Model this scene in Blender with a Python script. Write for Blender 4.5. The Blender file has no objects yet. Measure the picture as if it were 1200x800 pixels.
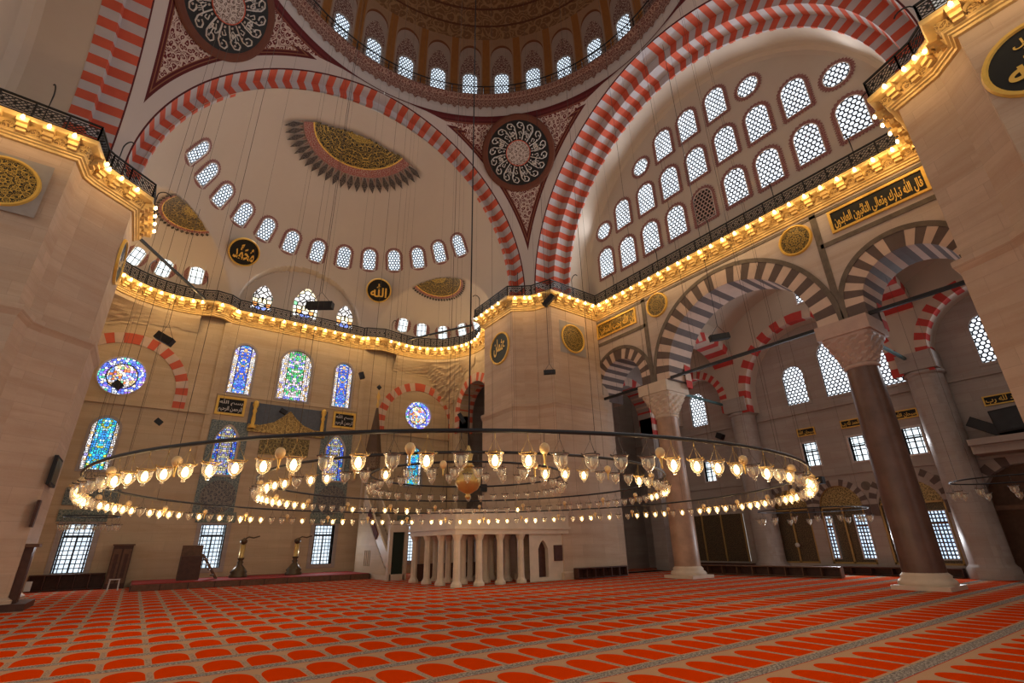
import bpy, bmesh, math, random
from mathutils import Vector, Matrix
from mathutils.geometry import delaunay_2d_cdt
random.seed(7)
SC = bpy.context.scene
COL = SC.collection
PI = math.pi
sin, cos, sqrt, hyp = math.sin, math.cos, math.sqrt, math.hypot
R_ = math.radians

# ------------------------------------------------------------------ camera
F = 576.126; YAW = 0.948395; PIT = 0.391330; ROL = -0.019084
CAM = Vector((-8.18869, -13.948516, 1.953878))
FW = Vector((cos(PIT)*cos(YAW), cos(PIT)*sin(YAW), sin(PIT)))
_rt = Vector((sin(YAW), -cos(YAW), 0)); _up = _rt.cross(FW)
RT = cos(ROL)*_rt + sin(ROL)*_up
UP = -sin(ROL)*_rt + cos(ROL)*_up
cd = bpy.data.cameras.new('camera'); cam = bpy.data.objects.new('camera', cd); COL.objects.link(cam)
cd.sensor_width = 36; cd.lens = F/1200*36; cd.clip_start = .05; cd.clip_end = 300
cam.matrix_world = Matrix((( RT.x, UP.x, -FW.x, CAM.x), (RT.y, UP.y, -FW.y, CAM.y), (RT.z, UP.z, -FW.z, CAM.z), (0,0,0,1)))
SC.camera = cam
def ray(px, py): return FW + RT*((px-600)/F) - UP*((py-400)/F)
def on(ax, v, px, py):
    d = ray(px, py); i = 'xyz'.index(ax); return CAM + d*((v-CAM[i])/d[i])
def onsph(px, py, c, r):
    d = ray(px, py); o = CAM-Vector(c); a = d.dot(d); b = 2*o.dot(d); k = o.dot(o)-r*r
    return CAM + d*((-b+sqrt(max(0, b*b-4*a*k)))/2/a)
def oncyl(px, py, cx, cy, r):
    d = ray(px, py); ox, oy = CAM.x-cx, CAM.y-cy; a = d.x**2+d.y**2; b = 2*(ox*d.x+oy*d.y); k = ox*ox+oy*oy-r*r
    return CAM + d*((-b+sqrt(max(0, b*b-4*a*k)))/2/a)

# ------------------------------------------------------------------ object helpers
def tag(o, label=None, cat=None, group=None, kind=None):
    if label: o['label'] = label
    if cat: o['category'] = cat
    if group: o['group'] = group
    if kind: o['kind'] = kind
    return o
def empty(name, loc=(0,0,0), rz=0, label=None, cat=None, group=None):
    o = bpy.data.objects.new(name, None); COL.objects.link(o); o.location = loc; o.rotation_euler = (0,0,rz)
    return tag(o, label, cat, group)
class MB:
    def __init__(s): s.v = []; s.f = []; s.m = []; s.uv = {}; s.sm = {}
    def vert(s, p): s.v.append(tuple(p)); return len(s.v)-1
    def face(s, ids, mi=0, uv=None, smooth=False):
        s.f.append(tuple(ids)); s.m.append(mi)
        if uv: s.uv[len(s.f)-1] = uv
        if smooth: s.sm[len(s.f)-1] = True
    def poly(s, pts, mi=0, uv=None, smooth=False):
        n = len(s.v); s.v.extend(tuple(p) for p in pts); s.face(range(n, n+len(pts)), mi, uv, smooth)
    def box(s, c, size, rz=0, mi=0, M=None):
        n = len(s.v); hx, hy, hz = size[0]/2, size[1]/2, size[2]/2
        ca, sa = cos(rz), sin(rz)
        for z in (-hz, hz):
            for x, y in ((-hx,-hy),(hx,-hy),(hx,hy),(-hx,hy)):
                p = Vector((c[0]+x*ca-y*sa, c[1]+x*sa+y*ca, c[2]+z))
                s.v.append(tuple(M @ p if M else p))
        for q in ((0,3,2,1),(4,5,6,7),(0,1,5,4),(1,2,6,5),(2,3,7,6),(3,0,4,7)): s.face([n+i for i in q], mi)
    def bar(s, a, b, w, h=None, mi=0):      # square bar from a to b
        a = Vector(a); b = Vector(b); d = (b-a); L = d.length
        if L < 1e-6: return
        d /= L; h = h or w
        x = d.cross(Vector((0,0,1)));
        if x.length < 1e-3: x = Vector((1,0,0))
        x.normalize(); y = x.cross(d)
        n = len(s.v)
        for p in (a, b):
            for i, j in ((-1,-1),(1,-1),(1,1),(-1,1)): s.v.append(tuple(p + x*(i*w/2) + y*(j*h/2)))
        for q in ((0,1,2,3),(7,6,5,4),(0,4,5,1),(1,5,6,2),(2,6,7,3),(3,7,4,0)): s.face([n+i for i in q], mi)
    def tube(s, pts, r, seg=6, mi=0, closed=False):
        pts = [Vector(p) for p in pts]; n = len(pts); base = len(s.v)
        for i, p in enumerate(pts):
            if closed: t = pts[(i+1)%n]-pts[i-1]
            else: t = pts[min(i+1,n-1)]-pts[max(i-1,0)]
            t.normalize(); x = t.cross(Vector((0,0,1)))
            if x.length < 1e-3: x = Vector((1,0,0))
            x.normalize(); y = x.cross(t); rr = r[i] if isinstance(r, (list, tuple)) else r
            for k in range(seg):
                a = 2*PI*k/seg; s.v.append(tuple(p + x*(rr*cos(a)) + y*(rr*sin(a))))
        for i in range(n if closed else n-1):
            j = (i+1) % n
            for k in range(seg):
                l = (k+1) % seg; s.face((base+i*seg+k, base+i*seg+l, base+j*seg+l, base+j*seg+k), mi, smooth=True)
        if not closed:
            s.face([base+k for k in range(seg)][::-1], mi); s.face([base+(n-1)*seg+k for k in range(seg)], mi)
    def lathe(s, prof, seg=24, c=(0,0,0), mi=0, smooth=True, a0=0, a1=2*PI):
        base = len(s.v); full = abs(a1-a0-2*PI) < 1e-6; m = seg if full else seg+1
        for r, z in prof:
            for k in range(m):
                a = a0+(a1-a0)*k/seg; s.v.append((c[0]+r*cos(a), c[1]+r*sin(a), c[2]+z))
        for i in range(len(prof)-1):
            for k in range(seg):
                l = (k+1) % m if full else k+1
                s.face((base+i*m+k, base+i*m+l, base+(i+1)*m+l, base+(i+1)*m+k), mi, smooth=smooth)
    def prism(s, outline, z0, z1, mi=0, top=True, bot=False):
        n = len(outline); b = len(s.v)
        for z in (z0, z1):
            for x, y in outline: s.v.append((x, y, z))
        for i in range(n):
            j = (i+1) % n; s.face((b+i, b+j, b+n+j, b+n+i), mi)
        if top: s.face([b+n+i for i in range(n)], mi)
        if bot: s.face([b+i for i in range(n)][::-1], mi)
    def grid(s, P, mi=0, uv=None, smooth=True):     # P[i][j] points
        b = len(s.v); ni, nj = len(P), len(P[0])
        for row in P: s.v.extend(tuple(p) for p in row)
        for i in range(ni-1):
            for j in range(nj-1):
                ids = (b+i*nj+j, b+i*nj+j+1, b+(i+1)*nj+j+1, b+(i+1)*nj+j)
                u = [uv[i][j], uv[i][j+1], uv[i+1][j+1], uv[i+1][j]] if uv else None
                s.face(ids, mi(i, j) if callable(mi) else mi, u, smooth)
    def build(s, name, mats, parent=None, loc=None, rot=None):
        me = bpy.data.meshes.new(name); me.from_pydata(s.v, [], s.f)
        if not isinstance(mats, (list, tuple)): mats = [mats]
        for m in mats: me.materials.append(m)
        uvl = me.uv_layers.new(name='UVMap').data
        V = s.v
        for p in me.polygons:
            i = p.index; p.material_index = s.m[i]
            if i in s.sm: p.use_smooth = True
            if i in s.uv:
                for k, li in enumerate(p.loop_indices): uvl[li].uv = s.uv[i][k]
            else:
                n = p.normal
                if abs(n.z) > .8:
                    for li in p.loop_indices:
                        q = V[me.loops[li].vertex_index]; uvl[li].uv = (q[0], q[1])
                else:
                    h = hyp(n.x, n.y) or 1; tx, ty = -n.y/h, n.x/h
                    if abs(tx) > .93: tx, ty = math.copysign(1, tx), 0
                    elif abs(ty) > .93: tx, ty = 0, math.copysign(1, ty)
                    for li in p.loop_indices:
                        q = V[me.loops[li].vertex_index]; uvl[li].uv = (q[0]*tx+q[1]*ty, q[2])
        me.update()
        o = bpy.data.objects.new(name, me); COL.objects.link(o)
        if parent: o.parent = parent
        if loc: o.location = loc
        if rot: o.rotation_euler = rot
        return o
def copy_tree(o, parent=None):
    c = o.copy(); COL.objects.link(c); c.parent = parent
    for ch in list(o.children): copy_tree(ch, c)
    return c

# plane frames: O + u*U + v*V + d*N  (N points into the room)
class Fr:
    def __init__(s, O, U, V, N, k=1.0): s.k = k; s.O = Vector(O); s.U = Vector(U).normalized(); s.V = Vector(V).normalized(); s.N = Vector(N).normalized()
    def __call__(s, u, v, d=0): return s.O + s.U*(u*s.k) + s.V*(v*s.k) + s.N*d
def FX(x): return Fr((x,0,0), (0,-1,0), (0,0,1), (-1,0,0))     # wall facing -x; u = -y
def FY(y): return Fr((0,y,0), (1,0,0), (0,0,1), (0,-1,0))      # wall facing -y; u = x
def arch_outline(cx, z0, w, h, n=10, point=0.0):
    r = w/2; zs = z0+h-r*(1+point)
    pts = [(cx-r, z0), (cx+r, z0)]
    if point == 0:
        for k in range(n+1):
            a = PI*k/n; pts.append((cx+r*cos(a), zs+r*sin(a)))
    else:   # pointed arch
        for k in range(n+1):
            a = PI*k/n; pts.append((cx+r*cos(a), zs+r*(1+point)*(1-abs(cos(a))**1.7) if True else 0))
    return pts
def rect_outline(u0, v0, u1, v1): return [(u0,v0),(u1,v0),(u1,v1),(u0,v1)]
def circ_outline(cu, cv, r, n=28): return [(cu+r*cos(2*PI*k/n), cv+r*sin(2*PI*k/n)) for k in range(n)]
def wall_holes(mb, fr, outline, holes, mi=0, reveal=0.0, rmi=None):
    pts = []; edges = []
    for loop in [outline]+holes:
        b = len(pts); n = len(loop); pts += [Vector(p) for p in loop]; edges += [(b+i, b+(i+1)%n) for i in range(n)]
    vs, es, fs, *_ = delaunay_2d_cdt(pts, edges, [], 1, 1e-6)
    def inside(x, y, L):
        c = False; n = len(L)
        for i in range(n):
            (xa_, ya_), (xb_, yb_) = L[i], L[i-1]
            if (ya_ > y) != (yb_ > y) and x < (xb_-xa_)*(y-ya_)/(yb_-ya_)+xa_: c = not c
        return c
    ok = []
    for f in fs:
        cx = sum(vs[i][0] for i in f)/len(f); cy = sum(vs[i][1] for i in f)/len(f)
        if inside(cx, cy, outline) and not any(inside(cx, cy, h) for h in holes): ok.append(f)
    fs = ok
    b = len(mb.v)
    for p in vs: mb.v.append(tuple(fr(p[0], p[1])))
    for f in fs:
        ids = [b+i for i in f]
        uv = [(vs[i][0], vs[i][1]) for i in f]
        P = [Vector(mb.v[i]) for i in ids]; nn = (P[1]-P[0]).cross(P[2]-P[0])
        if nn.dot(fr.N) < 0: ids.reverse(); uv.reverse()
        mb.face(ids, mi, uv)
    if reveal:
        for loop in holes:
            n = len(loop)
            for i in range(n):
                a, c = loop[i], loop[(i+1)%n]
                mb.poly([fr(a[0],a[1]), fr(c[0],c[1]), fr(c[0],c[1],-reveal), fr(a[0],a[1],-reveal)], mi if rmi is None else rmi)
def ring_poly(mb, fr, outer, inner, d=0, mi=0):    # flat ring between two outlines with equal counts
    n = len(outer)
    for i in range(n):
        j = (i+1) % n
        mb.poly([fr(*outer[i], d), fr(*outer[j], d), fr(*inner[j], d), fr(*inner[i], d)], mi)
def off_outline(pts, d):       # simple outward offset of a convex-ish outline
    n = len(pts); out = []
    for i in range(n):
        a, b, c = pts[i-1], pts[i], pts[(i+1)%n]
        e1 = Vector((b[0]-a[0], b[1]-a[1])); e2 = Vector((c[0]-b[0], c[1]-b[1]))
        if e1.length < 1e-9: e1 = e2
        if e2.length < 1e-9: e2 = e1
        e1.normalize(); e2.normalize()
        n1 = Vector((e1.y, -e1.x)); n2 = Vector((e2.y, -e2.x)); m = n1+n2
        if m.length < 1e-6: m = n1
        m.normalize(); k = d/max(.35, m.dot(n1)); out.append((b[0]+m.x*k, b[1]+m.y*k))
    return out
ORD = 'zeroth first second third fourth fifth sixth seventh eighth ninth tenth eleventh twelfth thirteenth fourteenth fifteenth sixteenth seventeenth eighteenth nineteenth'.split()
def ordinal(n):
    if n < 20: return ORD[n]
    t = {2:'twenty',3:'thirty',4:'forty',5:'fifty',6:'sixty',7:'seventy',8:'eighty'}[n//10]
    return (t[:-1]+'ieth') if n % 10 == 0 else t+'-'+ORD[n % 10]

# ------------------------------------------------------------------ materials
class NT:
    def __init__(s, name):
        s.m = bpy.data.materials.new(name); s.m.use_nodes = True; s.t = s.m.node_tree; s.n = s.t.nodes; s.l = s.t.links
        s.out = s.n['Material Output']; s.b = s.n['Principled BSDF']
    def _set(s, sock, v):
        if hasattr(v, 'is_output') or isinstance(v, bpy.types.NodeSocket): s.l.new(v, sock)
        elif v is not None:
            if isinstance(v, (tuple, list)) and len(v) == 3 and sock.type == 'RGBA': v = (*v, 1)
            sock.default_value = v
    def math(s, op, a, b=None, c=None, clamp=False):
        x = s.n.new('ShaderNodeMath'); x.operation = op; x.use_clamp = clamp
        s._set(x.inputs[0], a)
        if b is not None: s._set(x.inputs[1], b)
        if c is not None: s._set(x.inputs[2], c)
        return x.outputs[0]
    def vm(s, op, a, b=None, out=0):
        x = s.n.new('ShaderNodeVectorMath'); x.operation = op; s._set(x.inputs[0], a)
        if b is not None: s._set(x.inputs[1], b)
        return x.outputs[out]
    def mix(s, f, a, b):
        x = s.n.new('ShaderNodeMix'); x.data_type = 'RGBA'; s._set(x.inputs[0], f); s._set(x.inputs[6], a); s._set(x.inputs[7], b); return x.outputs[2]
    def uv(s): return s.n.new('ShaderNodeTexCoord').outputs['UV']
    def obj(s): return s.n.new('ShaderNodeTexCoord').outputs['Object']
    def xyz(s, v):
        x = s.n.new('ShaderNodeSeparateXYZ'); s._set(x.inputs[0], v); return x.outputs[0], x.outputs[1], x.outputs[2]
    def comb(s, a, b, c=0.0):
        x = s.n.new('ShaderNodeCombineXYZ'); s._set(x.inputs[0], a); s._set(x.inputs[1], b); s._set(x.inputs[2], c); return x.outputs[0]
    def noise(s, v, sc, det=3, rough=.55, dist=0):
        x = s.n.new('ShaderNodeTexNoise'); s._set(x.inputs['Vector'], v); x.inputs['Scale'].default_value = sc; x.inputs['Detail'].default_value = det
        x.inputs['Roughness'].default_value = rough; x.inputs['Distortion'].default_value = dist; return x.outputs[0], x.outputs[1]
    def voro(s, v, sc, feat='F1', rnd=1.0, dim='3D'):
        x = s.n.new('ShaderNodeTexVoronoi'); x.voronoi_dimensions = dim; x.feature = feat; s._set(x.inputs['Vector'], v); x.inputs['Scale'].default_value = sc
        x.inputs['Randomness'].default_value = rnd; return x.outputs
    def ramp(s, f, stops, interp='LINEAR'):
        x = s.n.new('ShaderNodeValToRGB'); x.color_ramp.interpolation = interp; s._set(x.inputs[0], f); e = x.color_ramp.elements
        while len(e) > 1: e.remove(e[0])
        e[0].position = stops[0][0]; e[0].color = (*stops[0][1], 1)
        for p, c in stops[1:]:
            q = e.new(p); q.color = (*c, 1)
        return x.outputs[0]
    def bump(s, h, strength=.3, dist=.02):
        x = s.n.new('ShaderNodeBump'); x.inputs['Strength'].default_value = strength; x.inputs['Distance'].default_value = dist; s._set(x.inputs['Height'], h)
        s.l.new(x.outputs[0], s.b.inputs['Normal'])
    def fin(s, col=None, rough=.7, metal=0, spec=.3, emit=None, es=0, sampling=None):
        b = s.b
        if col is not None: s._set(b.inputs['Base Color'], col)
        s._set(b.inputs['Roughness'], rough); s._set(b.inputs['Metallic'], metal); b.inputs['Specular IOR Level'].default_value = spec
        if emit is not None: s._set(b.inputs['Emission Color'], emit); s._set(b.inputs['Emission Strength'], es)
        if sampling: s.m.cycles.emission_sampling = sampling
        return s.m
def plain(name, c, rough=.6, metal=0, spec=.3, var=.12, sc=3.0):
    t = NT(name)
    if var:
        f, _ = t.noise(t.obj(), sc, 4)
        col = t.mix(f, tuple(x*(1-var*1.6) for x in c), tuple(min(1, x*(1+var*1.6)) for x in c))
    else: col = c
    return t.fin(col, rough, metal, spec)
def stone(name, c, bw=1.25, bh=.52, mort=.016, vary=.16, dark=.5, rough=.62, streak=.25):
    t = NT(name); uv = t.uv()
    x = t.n.new('ShaderNodeTexBrick'); t._set(x.inputs['Vector'], uv); x.inputs['Scale'].default_value = 1
    x.inputs['Brick Width'].default_value = bw; x.inputs['Row Height'].default_value = bh; x.inputs['Mortar Size'].default_value = mort; x.inputs['Mortar Smooth'].default_value = .3
    x.inputs['Color1'].default_value = (*[k*(1-vary) for k in c], 1); x.inputs['Color2'].default_value = (*[min(1, k*(1+vary)) for k in c], 1)
    x.inputs['Mortar'].default_value = (*[k*dark for k in c], 1)
    f, _ = t.noise(t.vm('MULTIPLY', uv, (1, .35, 1)), 1.1, 6, .65)
    g, _ = t.noise(uv, 14, 4, .7)
    h, _ = t.noise(t.vm('MULTIPLY', uv, (.22, 1.9, 1)), 1.0, 5, .6, .6)
    col = t.mix(t.math('MULTIPLY', f, streak*1.6), x.outputs['Color'], tuple(k*.62 for k in c))
    hm = t.math('MULTIPLY', t.math('SUBTRACT', h, .42, None, True), 3.0, None, True)
    col = t.mix(hm, col, (c[0]*.70, c[1]*.63, c[2]*.57))
    col = t.mix(t.math('MULTIPLY', g, .22), col, tuple(min(1, k*1.25) for k in c))
    t.bump(t.math('SUBTRACT', t.math('MULTIPLY', g, .3), x.outputs['Fac']), .35, .015)
    return t.fin(col, rough, 0, .3)
def pane_hex(name, s=.26, wall=.2, col=(.80,.90,1.0), es=1.25, lat=(.10,.10,.13)):
    t = NT(name); uv = t.uv(); S = (s, s*1.732, 1)
    a = t.vm('SUBTRACT', t.vm('MODULO', t.vm('ADD', uv, (100*s, 100*s*1.732, 0)), S), (s/2, s*.866, 0))
    b = t.vm('SUBTRACT', t.vm('MODULO', t.vm('ADD', uv, (100.5*s, 100.5*s*1.732, 0)), S), (s/2, s*.866, 0))
    def hd(p):
        q = t.vm('ABSOLUTE', p); d = t.vm('DOT_PRODUCT', q, (.5, .866, 0), 1); x, y, z = t.xyz(q); return t.math('MAXIMUM', d, x)
    d = t.math('MINIMUM', hd(a), hd(b))
    f = t.math('LESS_THAN', d, s/2*(1-wall))
    n, _ = t.noise(t.obj(), .9, 3)
    e = t.math('MULTIPLY', f, t.math('MULTIPLY_ADD', n, es*.9, es*.55))
    return t.fin(t.mix(f, lat, tuple(k*.7 for k in col)), .5, 0, .2, col, e, 'NONE')
def pane_grid(name, gx, gz, bar, col=(.75,.88,1.0), es=1.3, tint=None):
    t = NT(name); u, v, _ = t.xyz(t.uv())
    fx = t.math('PINGPONG', u, gx/2); fz = t.math('PINGPONG', v, gz/2)
    f = t.math('MULTIPLY', t.math('GREATER_THAN', fx, bar/2), t.math('GREATER_THAN', fz, bar/2))
    n, nc = t.noise(t.obj(), 1.3, 3)
    c = t.mix(t.math('MULTIPLY', n, .9), col, tint) if tint else col
    return t.fin(t.mix(f, (.07,.08,.10), tuple(k*.7 for k in col)), .5, 0, .2, c, t.math('MULTIPLY', f, t.math('MULTIPLY_ADD', n, es*.9, es*.5)), 'NONE')
def pane_stained(name, sc, palette, es=1.3, lead=.06, bord=None, w=1.0, h=2.0, dim_edge=0):
    # window-local uv: u in [-w/2,w/2], v in [0,h]
    t = NT(name); u, v, _ = t.xyz(t.uv()); au = t.math('ABSOLUTE', u)
    vec = t.comb(au, v, 0.0)
    o1 = t.voro(vec, sc, 'F1', .75, '2D'); o2 = t.voro(vec, sc, 'DISTANCE_TO_EDGE', .75, '2D')
    r, g, b = t.xyz(o1['Color'])
    col = t.ramp(r, palette, 'CONSTANT')
    if bord:
        inb = t.math('GREATER_THAN', au, w/2*.62)
        col = t.mix(inb, col, t.ramp(g, bord, 'CONSTANT'))
    f = t.math('GREATER_THAN', o2['Distance'], lead)
    if bord: f = t.math('MULTIPLY', f, t.math('GREATER_THAN', t.math('ABSOLUTE', t.math('SUBTRACT', au, w/2*.62)), .025))
    e = t.math('MULTIPLY', f, t.math('MULTIPLY_ADD', b, es*.9, es*.45))
    return t.fin(t.mix(f, (.04,.04,.05), t.mix(.4, col, (0,0,0))), .4, 0, .2, col, e, 'NONE')
def pane_rose(name, R, es=1.3):
    t = NT(name); u, v, _ = t.xyz(t.uv()); r = t.math('SQRT', t.math('ADD', t.math('MULTIPLY', u, u), t.math('MULTIPLY', v, v)))
    o1 = t.voro(t.uv(), 6.2, 'F1', .8, '2D'); o2 = t.voro(t.uv(), 6.2, 'DISTANCE_TO_EDGE', .8, '2D'); x, y, z = t.xyz(o1['Color'])
    cin = t.ramp(x, [(0,(1,1,1)),(.3,(1,.72,.35)),(.45,(.85,.22,.08)),(.55,(.20,.38,1)),(.68,(.3,.75,.45)),(.76,(.9,.9,1)),(.9,(.55,.3,.85))], 'CONSTANT')
    cout = t.ramp(y, [(0,(.14,.22,1)),(.4,(.35,.2,.95)),(.6,(.75,.85,1)),(.78,(.12,.7,.5)),(.9,(1,.85,.6))], 'CONSTANT')
    col = t.mix(t.math('GREATER_THAN', r, R*.68), cin, cout)
    f = t.math('MULTIPLY', t.math('GREATER_THAN', o2['Distance'], .10), t.math('GREATER_THAN', t.math('ABSOLUTE', t.math('SUBTRACT', r, R*.68)), .035))
    return t.fin(t.mix(f, (.04,.04,.05), t.mix(.4, col, (0,0,0))), .4, 0, .2, col, t.math('MULTIPLY', f, t.math('MULTIPLY_ADD', z, es*.8, es*.45)), 'NONE')
def scroll(t, vec, sc, lo=.0, w=.10):       # arabesque tendril mask
    n, nc = t.noise(vec, sc*.9, 2, .5)
    d = t.vm('ADD', vec, t.vm('MULTIPLY', t.vm('SUBTRACT', nc, (.5,.5,.5)), (.55/sc*2, .55/sc*2, 0)))
    o = t.voro(d, sc, 'F1', .9, '2D'); dist = o['Distance']
    rings = t.math('PINGPONG', t.math('MULTIPLY', dist, 1.0), .22)
    e = t.voro(d, sc, 'DISTANCE_TO_EDGE', .9, '2D')['Distance']
    return t.math('MAXIMUM', t.math('LESS_THAN', rings, w*.75), t.math('LESS_THAN', e, w*.35))
def arabesque(name, bg, fg, sc=2.2, rough=.7, metal=0, w=.1):
    t = NT(name); return t.fin(t.mix(scroll(t, t.uv(), sc, 0, w), bg, fg), rough, metal, .3)
WORLD = .44; EXPO = .2; DAYK = 1.0

# ------------------------------------------------------------------ material set
m_pier = stone('pier_stone', (.60,.44,.32), 1.9, .62, .009, .10, .72, streak=.48)
m_stone = stone('wall_stone', (.64,.50,.33), 1.5, .5, .009, .09, .72, streak=.48)
m_grey = stone('grey_stone', (.46,.40,.365), 1.5, .5, .010, .10, .70, streak=.48)
m_marble = stone('spandrel_marble', (.60,.50,.44), 2.2, 1.0, .008, .06, .75, streak=.35)
m_plaster = plain('cream_plaster', (.60,.52,.44), .8, var=.05, sc=.35)
m_plaster2 = plain('vault_plaster', (.56,.47,.38), .8, var=.10, sc=.3)
m_white = plain('white_band', (.60,.53,.50), .75, var=.05)
m_red = plain('voussoir_red', (.60,.115,.065), .75, var=.14, sc=1.4)
m_pale = plain('voussoir_pale', (.52,.49,.51), .75, var=.08, sc=1.4)
m_red2 = plain('aisle_red', (.55,.06,.05), .75, var=.12, sc=1.4)
m_pink = plain('voussoir_cream', (.62,.47,.38), .7, var=.12, sc=1.6)
m_brown = plain('voussoir_brown', (.125,.09,.08), .6, var=.2, sc=1.6)
m_band = plain('porphyry_band', (.15,.12,.095), .5, var=.35, sc=3)
m_maroon = plain('maroon_line', (.13,.02,.022), .7, var=.1)
m_gold = plain('gilding', (.78,.50,.14), .35, .55, .5, var=.12, sc=4)
m_goldp = plain('gilt_paint', (.80,.50,.10), .45, .25, .4, var=.1, sc=6)
m_corn = plain('gilt_cornice_stone', (.72,.50,.20), .5, .15, .4, var=.22, sc=3)
m_iron = plain('dark_iron', (.035,.035,.038), .45, .6, .4, var=.2)
m_wire = plain('thin_wire', (.10,.08,.065), .6, .2, .3, var=0)
m_teal = plain('teal_painted_iron', (.07,.16,.17), .5, .2, .4, var=.2)
m_black = plain('black_field', (.012,.012,.012), .6, var=0)
m_wood = plain('dark_wood', (.075,.03,.02), .45, var=.35, sc=5)
m_wood2 = plain('brown_wood', (.14,.07,.04), .5, var=.3, sc=5)
m_marb2 = plain('cream_marble', (.64,.52,.40), .45, var=.12, sc=2)
m_speaker = plain('speaker_black', (.018,.018,.02), .6, var=.1)
m_brass = plain('brass', (.62,.42,.15), .36, .7, .5, var=.1, sc=8)
m_egg = plain('ostrich_egg', (.78,.52,.24), .4, .1, .5, var=.1, sc=10)
m_redpat = arabesque('painted_border', (.20,.045,.045), (.38,.22,.20), 9, w=.13)
m_pend = None

# porphyry columns
def column_mat(name, c):
    t = NT(name); v = t.obj(); f, _ = t.noise(v, 1.2, 5, .6); g, _ = t.noise(v, 30, 3, .7)
    col = t.ramp(f, [(.25, tuple(k*.55 for k in c)), (.5, c), (.75, tuple(min(1, k*1.4) for k in c))])
    col = t.mix(t.math('MULTIPLY', g, .3), col, tuple(min(1,k*1.7) for k in c)); return t.fin(col, .36, 0, .5)
m_col1 = column_mat('pink_granite', (.36,.225,.15)); m_col2 = column_mat('red_porphyry', (.125,.068,.050))

# carpet
def carpet_mat():
    t = NT('prayer_carpet'); x, y, z = t.xyz(t.obj()); px, pr = .73, 1.45
    wob, _ = t.noise(t.obj(), 5, 2)
    u = t.math('SUBTRACT', t.math('FRACT', t.math('DIVIDE', t.math('ADD', x, 100*px+.24), px)), .5)
    u = t.math('ABSOLUTE', t.math('MULTIPLY', u, px))
    v = t.math('MULTIPLY', t.math('FRACT', t.math('DIVIDE', t.math('ADD', y, 100*pr+.05), pr)), pr)
    tt = t.math('MAXIMUM', t.math('DIVIDE', t.math('SUBTRACT', v, .74), .545), 0.0)
    w = t.math('MULTIPLY', t.math('SQRT', t.math('MAXIMUM', t.math('SUBTRACT', 1.0, t.math('POWER', tt, 2.4)), 0.0)), .305)
    saw = t.math('MULTIPLY', t.math('PINGPONG', x, .03), .8)
    inn = t.math('MULTIPLY', t.math('LESS_THAN', u, w), t.math('GREATER_THAN', v, t.math('ADD', saw, .295)))
    fine, _ = t.noise(t.obj(), 60, 3, .8); big, _ = t.noise(t.obj(), .25, 3)
    sp, _ = t.noise(t.obj(), 22, 3, .8)
    tan = t.mix(fine, (.35,.195,.115), (.50,.30,.18))
    grey = t.mix(t.math('GREATER_THAN', sp, .52), (.15,.125,.115), (.38,.32,.275))
    red = t.mix(fine, (.46,.026,.001), (.64,.054,.003))
    side = t.math('MULTIPLY', t.math('GREATER_THAN', u, .325), t.math('LESS_THAN', v, 1.0))
    base = t.mix(side, tan, t.mix(.5, tan, grey))
    base = t.mix(t.math('LESS_THAN', v, .25), base, grey)
    base = t.mix(t.math('GREATER_THAN', v, 1.43), base, (.40,.05,.03))
    col = t.mix(inn, base, red)
    t.bump(fine, .4, .01)
    return t.fin(col, .9, 0, .0)
m_carpet = carpet_mat()
m_redfelt = plain('red_felt', (.30,.03,.025), .85, var=.25, sc=8)

# panes
m_hex = pane_hex('hex_glass', .27, .30, (.80,.90,1.0), 1.2, (.05,.055,.08))
m_hexs = pane_hex('hex_glass_small', .25, .34, (.74,.87,1.0), 1.15, (.07,.08,.11))
m_hexa = pane_hex('hex_glass_aisle', .25, .30, (.82,.91,1.0), 1.35, (.05,.055,.08))
m_hexdark = pane_hex('hex_shuttered', .27, .30, (.02,.02,.02), .02, (.48,.33,.29))
m_casem = pane_grid('casement_glass', .235, .235, .05, (.60,.80,1.0), 1.15, (.9,.96,1.0))
m_casem2 = pane_grid('screen_glass', .16, .2, .07, (.42,.66,1.0), 1.3, (.85,.95,1.0))
m_small = pane_grid('small_casement', .30, .34, .06, (.8,.93,1.0), 1.6)
m_lead = pane_grid('leaded_glass', .33, .52, .055, (.8,.9,1.0), 1.5, (.75,.85,.8))
W1 = [(0,(1,1,1)),(.45,(.95,.85,.55)),(.6,(.9,.35,.1)),(.7,(.2,.65,.3)),(.8,(.25,.35,.95)),(.9,(1,1,1))]
BLU = [(0,(.08,.16,1)),(.4,(.2,.35,1)),(.6,(.75,.85,1)),(.75,(.9,.55,.25)),(.88,(.05,.45,.8))]
TEA = [(0,(.05,.35,.95)),(.35,(.05,.6,.85)),(.6,(.1,.6,.4)),(.75,(.5,.85,1)),(.9,(.6,.65,.1))]
GRN = [(0,(.15,.6,.2)),(.3,(1,.85,.95)),(.55,(.25,.3,1)),(.75,(.1,.7,.35)),(.88,(.75,.8,1))]
WHT = [(0,(1,.95,.9)),(.4,(.85,.88,1)),(.6,(.95,.6,.25)),(.75,(.5,.45,1)),(.9,(1,1,1))]
m_stW = pane_stained('stained_white', 2.8, W1, 1.35, .13)
m_stB = pane_stained('stained_blue', 8.5, BLU, 1.2, .12, WHT, 1.3, 3)
m_stT = pane_stained('stained_teal', 7.5, TEA, 1.25, .12, WHT, 1.5, 3)
m_stG = pane_stained('stained_green', 6.5, GRN, 1.15, .12, WHT, 2.0, 3.2)
m_stP = pane_stained('stained_pale', 7, [(0,(.45,.45,.9)),(.3,(.75,.72,.45)),(.55,(.3,.5,.7)),(.75,(.7,.6,.3)),(.9,(.35,.35,.85))], .75, .12, BLU, 1.2, 2.6)
m_rose = pane_rose('rose_glass', 1.2, 1.45)
m_bulb = NT('lit_bulb').fin((1,.85,.6), .4, 0, .3, (1.0,.74,.36), 14.0, 'NONE')
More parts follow.
